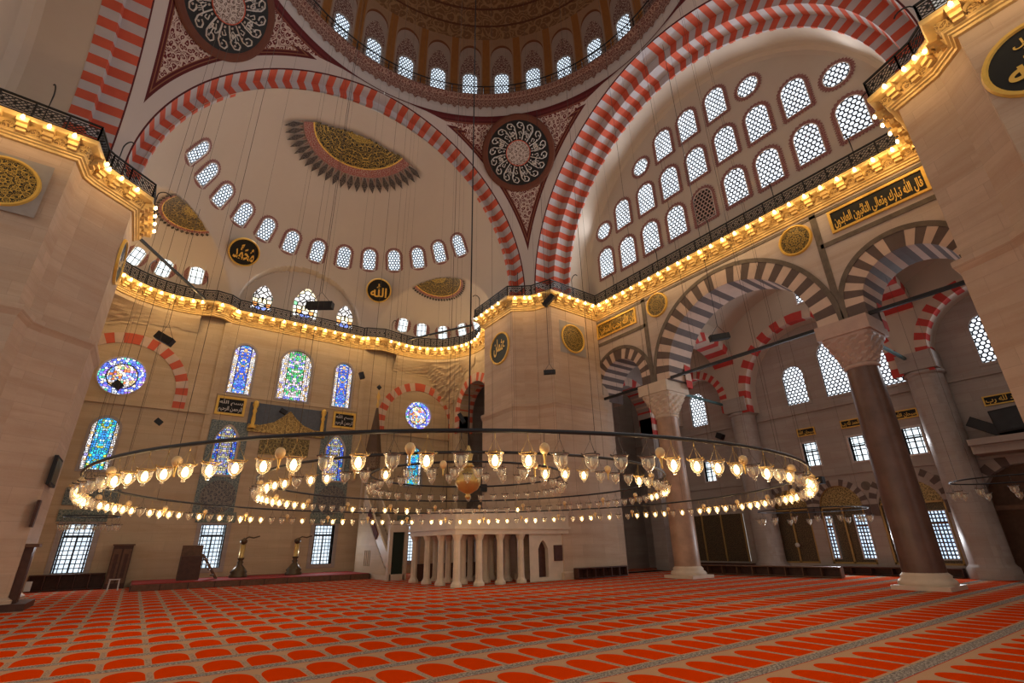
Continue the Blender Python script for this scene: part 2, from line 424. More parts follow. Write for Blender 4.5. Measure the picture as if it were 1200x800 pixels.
m_flame = NT('lamp_glow').fin((1,.85,.6), .4, 0, .3, (1.0,.70,.30), 8.0, 'NONE')
m_deadbulb = NT('unlit_bulb').fin((.75,.70,.6), .2, 0, .5)
def glass_mat():
    t = NT('lamp_glass'); n = t.n; mixn = n.new('ShaderNodeMixShader'); tr = n.new('ShaderNodeBsdfTransparent'); gl = n.new('ShaderNodeBsdfGlossy'); lw = n.new('ShaderNodeLayerWeight')
    df = n.new('ShaderNodeBsdfDiffuse'); df.inputs[0].default_value = (.9,.82,.7,1); m2 = n.new('ShaderNodeMixShader'); m2.inputs[0].default_value = .6
    t.l.new(gl.outputs[0], m2.inputs[1]); t.l.new(df.outputs[0], m2.inputs[2])
    lw.inputs[0].default_value = .35; gl.inputs['Roughness'].default_value = .08; tr.inputs[0].default_value = (1,.96,.86,1)
    f = t.math('MULTIPLY_ADD', lw.outputs['Facing'], .85, .14, True)
    t.l.new(f, mixn.inputs[0]); t.l.new(tr.outputs[0], mixn.inputs[1]); t.l.new(m2.outputs[0], mixn.inputs[2]); t.l.new(mixn.outputs[0], t.out.inputs[0]); n.remove(t.b)
    return t.m
m_glass = glass_mat()

# ------------------------------------------------------------------ windows
WIN = [0]; DAY = []
DAYE = {'hex_glass':150, 'hex_glass_small':110, 'hex_glass_aisle':230, 'leaded_glass':60, 'stained_white':80, 'casement_glass':160, 'screen_glass':260, 'small_casement':160}
def window(fr, cu, v0, w, h, pane, shape='arch', border=.14, teeth=True, frame=.06, depth=.0, label='', bordermat=None, kids=None, point=0.0, proud=.05, bars=None):
    """a window on frame fr; depth>0 sets the pane back in a reveal, else it sits just proud of a curved wall"""
    WIN[0] += 1; name = 'window_%d' % WIN[0]
    if shape == 'arch': out = arch_outline(cu, v0, w, h, 12, point)
    elif shape == 'circle': out = circ_outline(cu, v0+h/2, w/2, 30)
    else: out = rect_outline(cu-w/2, v0, cu+w/2, v0+h)
    dp = -depth if depth else proud*.4
    mb = MB(); inn = out; o2 = off_outline(out, frame)
    ring_poly(mb, fr, o2, inn, proud)
    n = len(out)
    for i in range(n):
        j = (i+1) % n
        mb.poly([fr(*inn[i], proud), fr(*inn[j], proud), fr(*inn[j], dp), fr(*inn[i], dp)])
        mb.poly([fr(*o2[j], proud), fr(*o2[i], proud), fr(*o2[i], -.05), fr(*o2[j], -.05)])
    root = mb.build(name, m_white if frame < .12 else m_grey)
    tag(root, label, 'window', None, 'structure')
    pb = MB(); c = fr(cu, v0+h/2, dp); uvs = [(p[0]-cu, p[1]-v0-(h/2 if shape == 'circle' else 0)) for p in out]
    pb.poly([fr(*p, dp) for p in out], 0, uvs)
    pb.build('pane', pane, root)
    if pane.name in DAYE: DAY.append((fr, cu, v0+h/2, DAYE[pane.name]))
    if border:
        bb = MB(); o3 = off_outline(o2, border); ring_poly(bb, fr, o3, o2, proud*.6)
        if teeth:
            for i in range(n):
                a, b = o3[i], o3[(i+1) % n]; L = hyp(b[0]-a[0], b[1]-a[1]); k = max(1, int(round(L/(border*.95))))
                nx, ny = (b[1]-a[1])/(L or 1), -(b[0]-a[0])/(L or 1)
                for q in range(k):
                    p0 = (a[0]+(b[0]-a[0])*q/k, a[1]+(b[1]-a[1])*q/k); p1 = (a[0]+(b[0]-a[0])*(q+1)/k, a[1]+(b[1]-a[1])*(q+1)/k)
                    tip = ((p0[0]+p1[0])/2+nx*border*.6, (p0[1]+p1[1])/2+ny*border*.6)
                    bb.poly([fr(*p0, proud*.6), fr(*tip, proud*.6), fr(*p1, proud*.6)])
        bb.build('painted_border', bordermat or m_redpat, root)
    if bars:
        gb = MB()
        for (a, b, wd) in bars: gb.bar(fr(cu+a[0], v0+a[1], dp+.03), fr(cu+b[0], v0+b[1], dp+.03), wd)
        gb.build('mullion', m_iron if pane is not m_casem2 else m_wood2, root)
    return root

# ------------------------------------------------------------------ arches
E_ = .47; HC = 20.13; RA = 13.078; SQ = 13.25
def arch_band(mb, P, prof, R, e, Hc, zleg, n, mats=(0,1), half=None, flip=0, leg=.5):
    """P(u,z,d): world point; prof = [(d, dr)...]; voussoirs alternate mats along the arch"""
    seq = []
    k = max(1, int(round((Hc-zleg)/leg)))
    rl = [('L', zleg+(Hc-zleg)*i/k) for i in range(k)]
    tm = math.acos(e/R)
    ra = [('A', tm*i/n) for i in range(n+1)]
    side = rl+ra
    def pt(s, q, dr):
        if q[0] == 'L': return (s*(R-e-dr), q[1])
        return (s*((R-dr)*cos(q[1])-e*(1 if R-dr > 0 else 0)) if q[1] < tm-1e-6 else 0.0, Hc+(R-dr)*sin(q[1]) if q[1] < tm-1e-6 else Hc+sqrt((R-dr)**2-e*e))
    sides = (1, -1) if half is None else (half,)
    for s in sides:
        for i in range(len(side)-1):
            mi = mats[(i+flip) % 2]
            for (d0, r0), (d1, r1) in zip(prof[:-1], prof[1:]):
                a, b = pt(s, side[i], r0), pt(s, side[i+1], r0); c, d = pt(s, side[i+1], r1), pt(s, side[i], r1)
                q = [P(*a, d0), P(*b, d0), P(*c, d1), P(*d, d1)]
                mb.poly(q if s > 0 else q[::-1], mi)

# qibla great arch (plane y=13.25), right great arch (x=13.25), left great arch (x=-13.25)
mb = MB(); PQ = lambda u, z, d: (u, SQ+d, z)
arch_band(mb, PQ, [(0,0),(1.0,0),(1.0,.55),(1.25,.55)], RA, E_, HC, 18.2, 40)
o = mb.build('great_arch', [m_red, m_pale]); tag(o, 'red and white striped great arch in front of the windowed half dome', 'arch', None, 'structure')
mb = MB(); PT = lambda u, z, d: (SQ+d, u, z)
arch_band(mb, PT, [(0,0),(1.2,0),(1.2,.8),(2.25,.8),(2.25,1.4),(2.4,1.4)], RA, E_, HC, 18.2, 40)
o = mb.build('great_arch', [m_red, m_pale]); tag(o, 'deep red and white striped great arch over the wall of honeycomb windows', 'arch', None, 'structure')
mb = MB(); PL = lambda u, z, d: (-SQ-d, u, z)
arch_band(mb, PL, [(0,0),(1.0,0),(1.0,.6),(1.75,.6)], RA, E_, HC, 18.2, 40)
o = mb.build('great_arch', [m_red, m_pale]); tag(o, 'red and white striped great arch rising above the left pier', 'arch', None, 'structure')
# entrance-side great arch (behind the camera): only carries the pendentives, plain half not seen

# ------------------------------------------------------------------ pendentives
def pend_mat():
    t = NT('pendentive_painting'); uvn = t.n.new('ShaderNodeUVMap'); uvn.uv_map = 'edge'; u, v, _ = t.xyz(uvn.outputs[0])
    d = t.math('MINIMUM', u, v)
    pat = t.mix(scroll(t, t.uv(), 3.0, 0, .14), (.135,.018,.02), (.56,.44,.38))
    c = t.ramp(t.math('DIVIDE', d, 2.0), [(0,(.09,.012,.014)),(.045,(.56,.49,.46)),(.40,(.10,.014,.015)),(.47,(.25,.10,.05)),(.50,(.09,.012,.014)),(.56,(.25,.10,.05)),(.585,(.12,.015,.017))], 'CONSTANT')
    cv = t.ramp(t.math('DIVIDE', v, 2.0), [(0,(.13,.02,.022)),(.20,(.09,.012,.014)),(.26,(.2,.06,.04)),(.30,(.12,.015,.017))], 'CONSTANT')
    isv = t.math('LESS_THAN', v, t.math('SUBTRACT', u, .35))
    lim = t.math('GREATER_THAN', t.mix(isv, d, t.math('ADD', d, .55)), 1.17)
    col = t.mix(lim, t.mix(isv, c, cv), pat)
    return t.fin(col, .75, 0, .25)
m_pend = pend_mat()
ZR = 33.48
def xa(z): return max(.02, sqrt(max(0, RA*RA-(z-HC)**2))-E_)
def pendentive(sx, sy, label):
    mb = MB(); P = []; UV = []; ED = []
    zt = HC+sqrt(RA*RA-E_*E_); nz, na = 70, 60
    for i in range(nz+1):
        z = 18.3+(zt-18.3)*(1-(1-i/nz)**1.6)
        x = xa(z) if z > HC else RA-E_
        r = hyp(x, SQ); a0 = math.atan2(SQ, x); a1 = math.atan2(x, SQ); row = []; ru = []; re = []
        if i == nz: r = hyp(.02, SQ)
        for j in range(na+1):
            a = a1+(a0-a1)*j/na; p = (r*cos(a), r*sin(a), z)
            d1 = hyp(hyp(p[0]+E_, z-HC)-RA, SQ-p[1]) if z > HC else hyp(p[0]-(RA-E_), SQ-p[1])
            d2 = hyp(hyp(p[1]+E_, z-HC)-RA, SQ-p[0]) if z > HC else hyp(p[1]-(RA-E_), SQ-p[0])
            row.append((sx*p[0], sy*p[1], z)); ru.append((r*(a-PI/4)+20*sx, z)); re.append((min(d1, d2), max(0, ZR-z)))
        P.append(row); UV.append(ru); ED.append(re)
    # ring closure up to the drum
    row = []; ru = []; re = []
    for j in range(na+1):
        p = P[-1][j]; row.append((p[0], p[1], ZR)); ru.append(UV[-1][j]); re.append((ED[-1][j][0]+.3, 0))
    P.append(row); UV.append(ru); ED.append(re)
    mb.grid(P, 0, UV)
    o = mb.build('pendentive', m_pend); e = o.data.uv_layers.new(name='edge').data
    n1 = na+1
    flat = [q for r in ED for q in r]
    for p in o.data.polygons:
        for li in p.loop_indices: e[li].uv = flat[o.data.loops[li].vertex_index]
    return tag(o, label, 'pendentive', None, 'structure')
pendentive(1, 1, 'maroon arabesque pendentive between the two large striped arches, above the far pier')
pendentive(-1, 1, 'maroon arabesque pendentive above the left pier, at the top of the photo')
pendentive(1, -1, 'maroon arabesque pendentive above the right pier')

# ------------------------------------------------------------------ drum and dome
def drum_mat():
    t = NT('drum_painting'); uv = t.uv(); u, v, _ = t.xyz(uv)       # u = angle in units of window bays, v = height
    fu = t.math('ABSOLUTE', t.math('SUBTRACT', t.math('FRACT', u), .5))     # 0 at bay centre
    m = t.math('MULTIPLY', fu, 2.63)                                          # metres from bay centre
    base = t.mix(t.noise(uv, .8, 4)[0], (.30,.17,.095), (.46,.28,.16))
    pil = t.mix(t.noise(t.vm('MULTIPLY', uv, (6,1,1)), 2, 4)[0], (.26,.10,.03), (.42,.18,.05))
    # niche arch: inside if m<.93 and below arch top
    top = t.math('ADD', t.math('MULTIPLY', t.math('SQRT', t.math('MAXIMUM', t.math('SUBTRACT', .86, t.math('MULTIPLY', m, m)), 0.0)), 1.25), 40.3)
    inn = t.math('MULTIPLY', t.math('LESS_THAN', m, .93), t.math('LESS_THAN', v, top))
    rim = t.math('MULTIPLY', t.math('LESS_THAN', t.math('ABSOLUTE', t.math('SUBTRACT', v, top)), .12), t.math('LESS_THAN', m, .93))
    # ornament: pointed lambrequin above each window
    orn = t.math('LESS_THAN', t.math('ADD', t.math('MULTIPLY', t.math('MULTIPLY', m, m), 2.4), v), 40.5)
    orn = t.math('MULTIPLY', orn, t.math('LESS_THAN', m, .80))
    wv = t.comb(m, v, 0.0)
    pat = t.mix(scroll(t, wv, 3.4, 0, .12), (.15,.05,.04), (.46,.34,.28))
    niche = t.mix(orn, t.mix(t.noise(uv, 2, 3)[0], (.36,.27,.22), (.44,.33,.27)), pat)
    col = t.mix(inn, t.mix(t.math('GREATER_THAN', m, 1.02), base, pil), niche)
    col = t.mix(rim, col, (.20,.07,.03))
    up = t.math('GREATER_THAN', v, 42.2)
    band = t.mix(scroll(t, t.vm('MULTIPLY', uv, (2.63,1,1)), 1.1, 0, .1), (.22,.11,.05), (.36,.21,.10))
    rings = t.math('LESS_THAN', t.math('PINGPONG', v, .75), .09)
    col = t.mix(up, col, t.mix(rings, band, (.13,.05,.025)))
    return t.fin(col, .8, 0, .2)
m_drum = drum_mat()
RD = 13.45; A0 = R_(4.9)-PI/32
mb = MB(); P = []; UV = []
zs = [35.3, 36.2, 37.5, 38.8, 39.4]
NA = 192
prof = [(RD, z) for z in zs]+[(RD*cos(a)+0, 39.4+13.0*sin(a)) for a in [R_(3*k) for k in range(1, 31)]]
L = 39.4
for i, (r, z) in enumerate(prof):
    vv = z if z <= 39.4 else 39.4+13.2*math.asin(min(1, (z-39.4)/13.0))
    P.append([(max(.02, r)*cos(A0+2*PI*j/NA), max(.02, r)*sin(A0+2*PI*j/NA), z) for j in range(NA+1)])
    UV.append([(j*32/NA, vv) for j in range(NA+1)])
mb.grid(P, 0, UV)
o = mb.build('ceiling_dome', m_drum); tag(o, 'brown painted main dome with a ring of arched windows', 'dome', None, 'structure')
# ring cornice with lambrequin edge, and its gallery rail
mb = MB(); NB = 240
def ringP(prof, mi):
    mb.lathe(prof, NB, mi=mi, smooth=False)
ringP([(13.28, ZR), (13.22, 34.05)], 1)
ringP([(13.22, 34.05), (13.22, 34.45)], 1)
ringP([(13.22, 34.45), (13.12, 35.1), (12.85, 35.35), (12.85, 35.5), (13.5, 35.5)], 0)
for k in range(160):        # scalloped teeth of the painted edge
    a = 2*PI*(k+.5)/160; da = 2*PI/160*.5; zz = 34.62 if k % 2 else 34.75
    mb.poly([(13.19*cos(a-da), 13.19*sin(a-da), 34.5), (13.19*cos(a), 13.19*sin(a), 34.12 if k % 2 else 34.3), (13.19*cos(a+da), 13.19*sin(a+da), 34.5)], 0)
m_lamb = arabesque('lambrequin_band', (.16,.05,.04), (.42,.27,.21), 4.2, w=.12)
o = mb.build('trim_dome_ring', [m_lamb, m_white]); tag(o, 'patterned brown and white ring ledge at the foot of the dome', 'ledge', None, 'structure')
mb = MB(); ra = [(12.92*cos(2*PI*k/160), 12.92*sin(2*PI*k/160), 36.35) for k in range(160)]
mb.tube(ra, .05, 5, closed=True)
mb.tube([(p[0], p[1], 35.95) for p in ra], .02, 4, closed=True)
for k in range(160): mb.bar((*ra[k][:2], 35.5), (*ra[k][:2], 36.35), .03 if k % 5 else .06)
o = mb.build('dome_balustrade', m_iron); tag(o, 'thin black railing running round the ring under the dome windows', 'railing')
pendw = [110.54,98.04,86.7,75.09,63.17,51.72,40.13,28.31,15.94,4.76]
for k in range(1, 11):
    a = A0+PI/32+2*PI*(k-1)/32
    N = Vector((-cos(a), -sin(a), 0)); fr = Fr((RD*cos(a), RD*sin(a), 0), (sin(a), -cos(a), 0), (0,0,1), N)
    window(fr, 0, 35.75, 1.15, 2.55, m_hexs, border=0, frame=.16, proud=.10, label='arched lattice window in the dome ring, %s counting from the right' % ordinal(k))

# ------------------------------------------------------------------ qibla half dome with its three niches (one continuous painted shell)
SD = Vector((0, 15.0, 20.1)); RS = 12.2
EL = Vector((-8.8, 20.6, 17.95)); REL = 5.9
ER = Vector((7.6, 20.7, 18.9)); RER = 5.9
MX, MZ, MR, MY = -.75, 19.4, 4.95, 27.0
def exit_sph(o, d, c, r, down=True):
    # exit distance of horizontal ray through (sphere above c.z, cylinder below)
    z = o.z-c.z; rr = r*r-(max(0, z))**2
    if rr <= 0: return None
    ox, oy = o.x-c.x, o.y-c.y; b = ox*d[0]+oy*d[1]; k = ox*ox+oy*oy-rr; D = b*b-k
    if D < 0: return None
    return (-b-sqrt(D), -b+sqrt(D))
def rho(az, z):
    o = Vector((0, 15.0, z)); d = (sin(az), cos(az))
    t = exit_sph(o, d, SD, RS); best = t[1] if t else 0
    for c, r in ((EL, REL), (ER, RER)):
        q = exit_sph(o, d, c, r)
        if q and q[0] <= best+.01 and q[1] > best: best = q[1]
    # middle barrel niche
    hw = sqrt(max(0, MR*MR-max(0, z-MZ)**2))
    if d[1] > .1 and z < MZ+MR:
        tw = (MY-15.0)/d[1]; x = d[0]*tw
        if abs(x-MX) <= hw and tw > best: best = tw
        elif d[0] != 0 and tw > best:
            # may exit through the side of the barrel
            xs = MX+hw if d[0] > 0 else MX-hw
            ts = xs/d[0]
            if 0 < ts < tw and ts > best and abs(xs) > 1: best = ts
    return best
mb = MB(); NAZ = 300; zs = [18.0+.14*i for i in range(57)]
P = []; UV = []
for z in zs:
    row = []; ru = []
    for j in range(NAZ+1):
        az = -PI/2+PI*j/NAZ; r = rho(az, z); row.append((sin(az)*r, 15.0+cos(az)*r, z)); ru.append((az*12, z))
    P.append(row); UV.append(ru)
e0 = math.asin((zs[-1]-SD.z)/RS)
for i in range(1, 31):
    el = e0+(PI/2-e0)*i/30
    P.append([(RS*cos(el)*sin(-PI/2+PI*j/NAZ), 15.0+RS*cos(el)*cos(-PI/2+PI*j/NAZ), SD.z+RS*sin(el)) for j in range(NAZ+1)])
    UV.append([((-PI/2+PI*j/NAZ)*12*cos(el), SD.z+RS*el) for j in range(NAZ+1)])
mb.grid([r[::-1] for r in P], 0, [r[::-1] for r in UV])
# short barrel joining the arch
row0 = [P[i][0] for i in range(len(P))]; row1 = [P[i][-1] for i in range(len(P))]
mb.grid([[ (p[0], 14.2, p[2]) for p in row0], row0], 0, [[(14.2, p[2]) for p in row0], [(15, p[2]) for p in row0]])
mb.grid([row1, [(p[0], 14.2, p[2]) for p in row1]], 0, [[(15, p[2]) for p in row1], [(14.2, p[2]) for p in row1]])
def plaster_dirty():
    t = NT('half_dome_plaster'); f, _ = t.noise(t.uv(), .22, 5, .6); g, _ = t.noise(t.obj(), 3, 4)
    c = t.mix(f, (.54,.45,.37), (.63,.54,.45)); c = t.mix(t.math('MULTIPLY', g, .12), c, (.40,.30,.23)); return t.fin(c, .8, 0, .2)
m_hd = plaster_dirty()
o = mb.build('ceiling_half_dome', m_hd); tag(o, 'beige plaster half dome with three niches behind the striped great arch', 'half dome', None, 'structure')
try: o.data.set_sharp_from_angle(angle=R_(38))
except Exception: pass

def tangent_frame(p, c):
    N = (Vector(c)-p).normalized(); U = Vector((0,0,1)).cross(N); U.normalize(); U = -U if False else U
    V = N.cross(U); return Fr(p, U, V, N)
SDW = [(232,177),(243,203),(261,228),(285,250),(312,268),(341,283),(372,294),(403,301),(433,304),(462,305),(490,302),(515,295),(538,287)]
for i, q in enumerate(SDW):
    p = onsph(*q, SD, RS); fr = tangent_frame(p, SD)
    window(fr, 0, -.88, 1.02, 1.75, m_hexs, border=.15, frame=.09, proud=.09, label='arched lattice window of the half dome row, %s from its left end' % ordinal(i+1))
for i, q in enumerate([(159,300),(192,314),(230,323)]):
    p = onsph(*q, EL, REL); c = EL; fr = tangent_frame(p, c)
    window(fr, 0, -1.15, .86, 2.55, m_lead, border=.30, frame=.07, proud=.09, label='leaded arched window with red zigzag surround in the left niche, %s from the left' % ordinal(i+1))
for i, q in enumerate([(472,381),(494,387),(519,390),(542,387),(559,379)]):
    p = onsph(*q, ER, RER); c = ER; fr = tangent_frame(p, c)
    window(fr, 0, -1.1, .82, 2.5, m_lead, border=.22, frame=.07, proud=.09, label='leaded arched window in the right niche behind the railing, %s from the left' % ordinal(i+1))
frM = FY(MY-.02)
for (px, py, w, h), lab in zip([(308,349,1.5,2.2),(359,355,1.95,2.75),(404,371,1.4,2.1)], ['left, smaller', 'middle, tallest', 'right, smallest']):
    p = on('y', MY, px, py)
    window(frM, p.x, p.z-h/2, w, h, m_stW, border=0, frame=.06, proud=.06, point=.35, label='pointed stained glass window above the railing, %s of the three in the middle niche' % lab)

# ------------------------------------------------------------------ right tympanum
XT = 17.45
mb = MB(); fr = FX(XT)
zt = HC+sqrt((RA-1.4)**2-E_*E_)
oc = [(-(RA-E_-1.4), 18.0)]; 
tm = math.acos(E_/RA)
def arc_uz(R, n=40):
    tm = math.acos(E_/R); r = [(R*cos(tm*i/n)-E_, HC+R*sin(tm*i/n)) for i in range(n+1)]
    return r
half = arc_uz(RA-1.4)
outl = [(-half[0][0], 18.0), (half[0][0], 18.0)]+half+[(-u, z) for u, z in half[:-1][::-1]]
wall_holes(mb, fr, outl, [], 0)
# plain vault between the arch and the wall, with a soft cove
PT2 = lambda u, z, d: (15.6+d, u, z)
def cove(mb, P, x0, depth):
    arch_band(mb, P, [(0,0),(depth*.75,0),(depth*.9,.08),(depth*.98,.25),(depth,.5)], RA-1.4, E_, HC, 18.0, 40, mats=(0,0))
cove(mb, PT2, 15.6, XT-15.6)
m_tymp = plaster_dirty(); m_tymp.name = 'tympanum_plaster'
o = mb.build('wall_tympanum', m_tymp); tag(o, 'cream plaster wall with three rows of honeycomb windows under the right great arch', 'wall', None, 'structure')
ROWS = [('bottom', [(711,307),(736,294),(763,277),(793,259),(825,240),(862,217),(901,195),(947,167),(999,135)], 21.9),
        ('middle', [(708,271),(730,250),(757,232),(785,213),(816,191),(850,167),(888,143),(931,113),(980,88)], 25.25),
        ('top', [(751,196),(777,169),(805,146),(838,121),(876,102)], 28.75)]
for rn, pts, zc in ROWS:
    for i, q in enumerate(pts):
        p = on('x', XT, *q); u = -p.y
        circ = (rn == 'middle' and i in (0, 8)) or (rn == 'top' and i in (0, 4))
        dark = rn == 'bottom' and i == 4
        if circ: window(fr, u, p.z-.72, 1.3, 1.44, m_hex, 'circle', border=.16, frame=.05, proud=.05, label='round honeycomb window at the %s end of the %s row under the right arch' % ('left' if i == 0 else 'right', rn))
        else:
            d = ' dark, shuttered' if dark else ''
            window(fr, u, p.z-1.15, 1.3, 2.3, m_hexdark if dark else m_hex, border=.16, frame=.05, proud=.05,
                   label=('unlit shuttered honeycomb window, %s from the left in the bottom row under the right arch' if dark else 'arched honeycomb window, %s from the left in the '+rn+' row under the right arch') % ordinal(i+1))
# left tympanum: only its near edge is in view
mb = MB(); mb.poly([(-XT,-16,17.5),(-XT,13.2,17.5),(-XT,13.2,35),(-XT,-16,35)])
arch_band(mb, lambda u, z, d: (-14.95-d, u, z), [(0,0),(1.9,0),(2.2,.12),(2.5,.5)], RA-.58, E_, HC, 18.0, 40, mats=(0,0))
o = mb.build('wall_tympanum_left', m_tymp); tag(o, 'plain beige plaster wall above the railing in the top left corner', 'wall', None, 'structure')

# ------------------------------------------------------------------ calligraphy helpers
FORMS = {'ا':'\ufe8d\ufe8e','ب':'\ufe8f\ufe90\ufe91\ufe92','ت':'\ufe95\ufe96\ufe97\ufe98','ث':'\ufe99\ufe9a\ufe9b\ufe9c','ج':'\ufe9d\ufe9e\ufe9f\ufea0','ح':'\ufea1\ufea2\ufea3\ufea4',
 'خ':'\ufea5\ufea6\ufea7\ufea8','د':'\ufea9\ufeaa','ذ':'\ufeab\ufeac','ر':'\ufead\ufeae','ز':'\ufeaf\ufeb0','س':'\ufeb1\ufeb2\ufeb3\ufeb4','ش':'\ufeb5\ufeb6\ufeb7\ufeb8','ص':'\ufeb9\ufeba\ufebb\ufebc',
 'ع':'\ufec9\ufeca\ufecb\ufecc','غ':'\ufecd\ufece\ufecf\ufed0','ف':'\ufed1\ufed2\ufed3\ufed4','ق':'\ufed5\ufed6\ufed7\ufed8','ك':'\ufed9\ufeda\ufedb\ufedc','ل':'\ufedd\ufede\ufedf\ufee0','م':'\ufee1\ufee2\ufee3\ufee4',
 'ن':'\ufee5\ufee6\ufee7\ufee8','ه':'\ufee9\ufeea\ufeeb\ufeec','و':'\ufeed\ufeee','ى':'\ufeef\ufef0','ي':'\ufef1\ufef2\ufef3\ufef4','ئ':'\ufe89\ufe8a\ufe8b\ufe8c'}
def shape_ar(txt):
    out = []
    for w in txt.split(' '):
        if w == 'الله': out.append('\ufdf2'); continue
        if w == 'محمد': out.append('\ufdf4'); continue
        g = []
        for i, ch in enumerate(w):
            f = FORMS.get(ch)
            if not f: g.append(ch); continue
            pj = i > 0 and w[i-1] in FORMS and len(FORMS[w[i-1]]) == 4
            nj = i < len(w)-1 and w[i+1] in FORMS and len(f) == 4
            g.append(f[3] if pj and nj else f[1] if pj else f[2] if nj else f[0])
        out.append(''.join(g[::-1]))
    return ' '.join(out[::-1])
def text_mesh(txt, bold=.022):
    c = bpy.data.curves.new('script', 'FONT'); c.body = shape_ar(txt); c.size = 1; c.offset = bold; c.resolution_u = 3
    o = bpy.data.objects.new('script', c); COL.objects.link(o); dg = bpy.context.evaluated_depsgraph_get()
    me = o.evaluated_get(dg).to_mesh(); vs = [v.co.copy() for v in me.vertices]; fs = [tuple(p.vertices) for p in me.polygons]
    o.evaluated_get(dg).to_mesh_clear(); bpy.data.objects.remove(o); bpy.data.curves.remove(c)
    return vs, fs
def put_text(mb, fr, txt, cu, cv, w, h, d, mi=0, stretch=True, rot=0):
    vs, fs = text_mesh(txt)
    if not vs: return
    x0, x1 = min(v.x for v in vs), max(v.x for v in vs); y0, y1 = min(v.y for v in vs), max(v.y for v in vs)
    sx = w/(x1-x0); sy = h/(y1-y0)
    if not stretch: sx = sy = min(sx, sy)
    b = len(mb.v); cr, sr = cos(rot), sin(rot)
    for v in vs:
        x = (v.x-(x0+x1)/2)*sx; y = (v.y-(y0+y1)/2)*sy
        mb.v.append(tuple(fr(cu+x*cr-y*sr, cv+x*sr+y*cr, d)))
    for f in fs: mb.face([b+i for i in f], mi)
def disc(mb, fr, cu, cv, r0, r1, d, mi, n=40, uvs=1):
    for k in range(n):
        a, b = 2*PI*k/n, 2*PI*(k+1)/n; pts = []
        q = [(r0,a),(r1,a),(r1,b),(r0,b)] if r0 > 0 else [(0,a),(r1,a),(r1,b)]
        mb.poly([fr(cu+r*cos(t), cv+r*sin(t), d) for r, t in q], mi, [(r*cos(t), r*sin(t)) for r, t in q])
def rim(mb, fr, cu, cv, r, w, d0, d1, mi, n=40):
    prof = [(r, d0), (r+w*.25, d1), (r+w*.75, d1), (r+w, d0*0)]
    for k in range(n):
        a, b = 2*PI*k/n, 2*PI*(k+1)/n
        for (ra, da), (rb, db) in zip(prof[:-1], prof[1:]):
            mb.poly([fr(cu+ra*cos(a), cv+ra*sin(a), da), fr(cu+rb*cos(a), cv+rb*sin(a), db), fr(cu+rb*cos(b), cv+rb*sin(b), db), fr(cu+ra*cos(b), cv+ra*sin(b), da)], mi, smooth=True)
def gold_script_mat(name, sc, bg=(.015,.013,.01), fg=(.62,.40,.09), w=.16):
    t = NT(name); u, v, _ = t.xyz(t.uv()); r = t.math('SQRT', t.math('ADD', t.math('MULTIPLY', u, u), t.math('MULTIPLY', v, v))); a = t.math('ARCTAN2', v, u)
    vec = t.comb(t.math('MULTIPLY', t.math('PINGPONG', t.math('ADD', a, 10*PI), PI/8), t.math('MAXIMUM', r, .2)), r, 0.0)
    return t.fin(t.mix(scroll(t, vec, sc, 0, w), bg, fg), .45, .2, .4)
m_gs = gold_script_mat('gold_on_black_ornament', 6.5, (.02,.015,.01), (.60,.38,.07), .11)
m_gs2 = gold_script_mat('gold_roundel_ornament', 7, (.03,.022,.010), (.42,.27,.06), .10)
m_ivory = plain('white_paint', (.62,.58,.54), .6, var=.05)
def roundel(fr, cu, cv, r, label, text=None, orn=None, rimm=None, rw=.16, d=.12, inkm=None, plate=False, star=False):
    mb = MB(); rim(mb, fr, cu, cv, r, rw, d*.4, d, 0)
    root = mb.build('wall_roundel', rimm or m_goldp); tag(root, label, 'roundel')
    fb = MB(); disc(fb, fr, cu, cv, 0, r+.01, d*.45, 0); fb.build('field', orn or m_black, root)
    if text:
        tb = MB()
        for t, x, y, w, h in text: put_text(tb, fr, t, cu+x*r, cv+y*r, w*r, h*r, d*.45+.03)
        tb.build('script', inkm or m_goldp, root)
    if plate:
        pb = MB(); s = r+rw+.12; pb.poly([fr(cu-s, cv-s, .02), fr(cu+s, cv-s, .02), fr(cu+s, cv+s, .02), fr(cu-s, cv+s, .02)]); pb.build('backing_slab', m_slab, root)
    return root
m_slab = plain('grey_slab', (.33,.29,.26), .6)
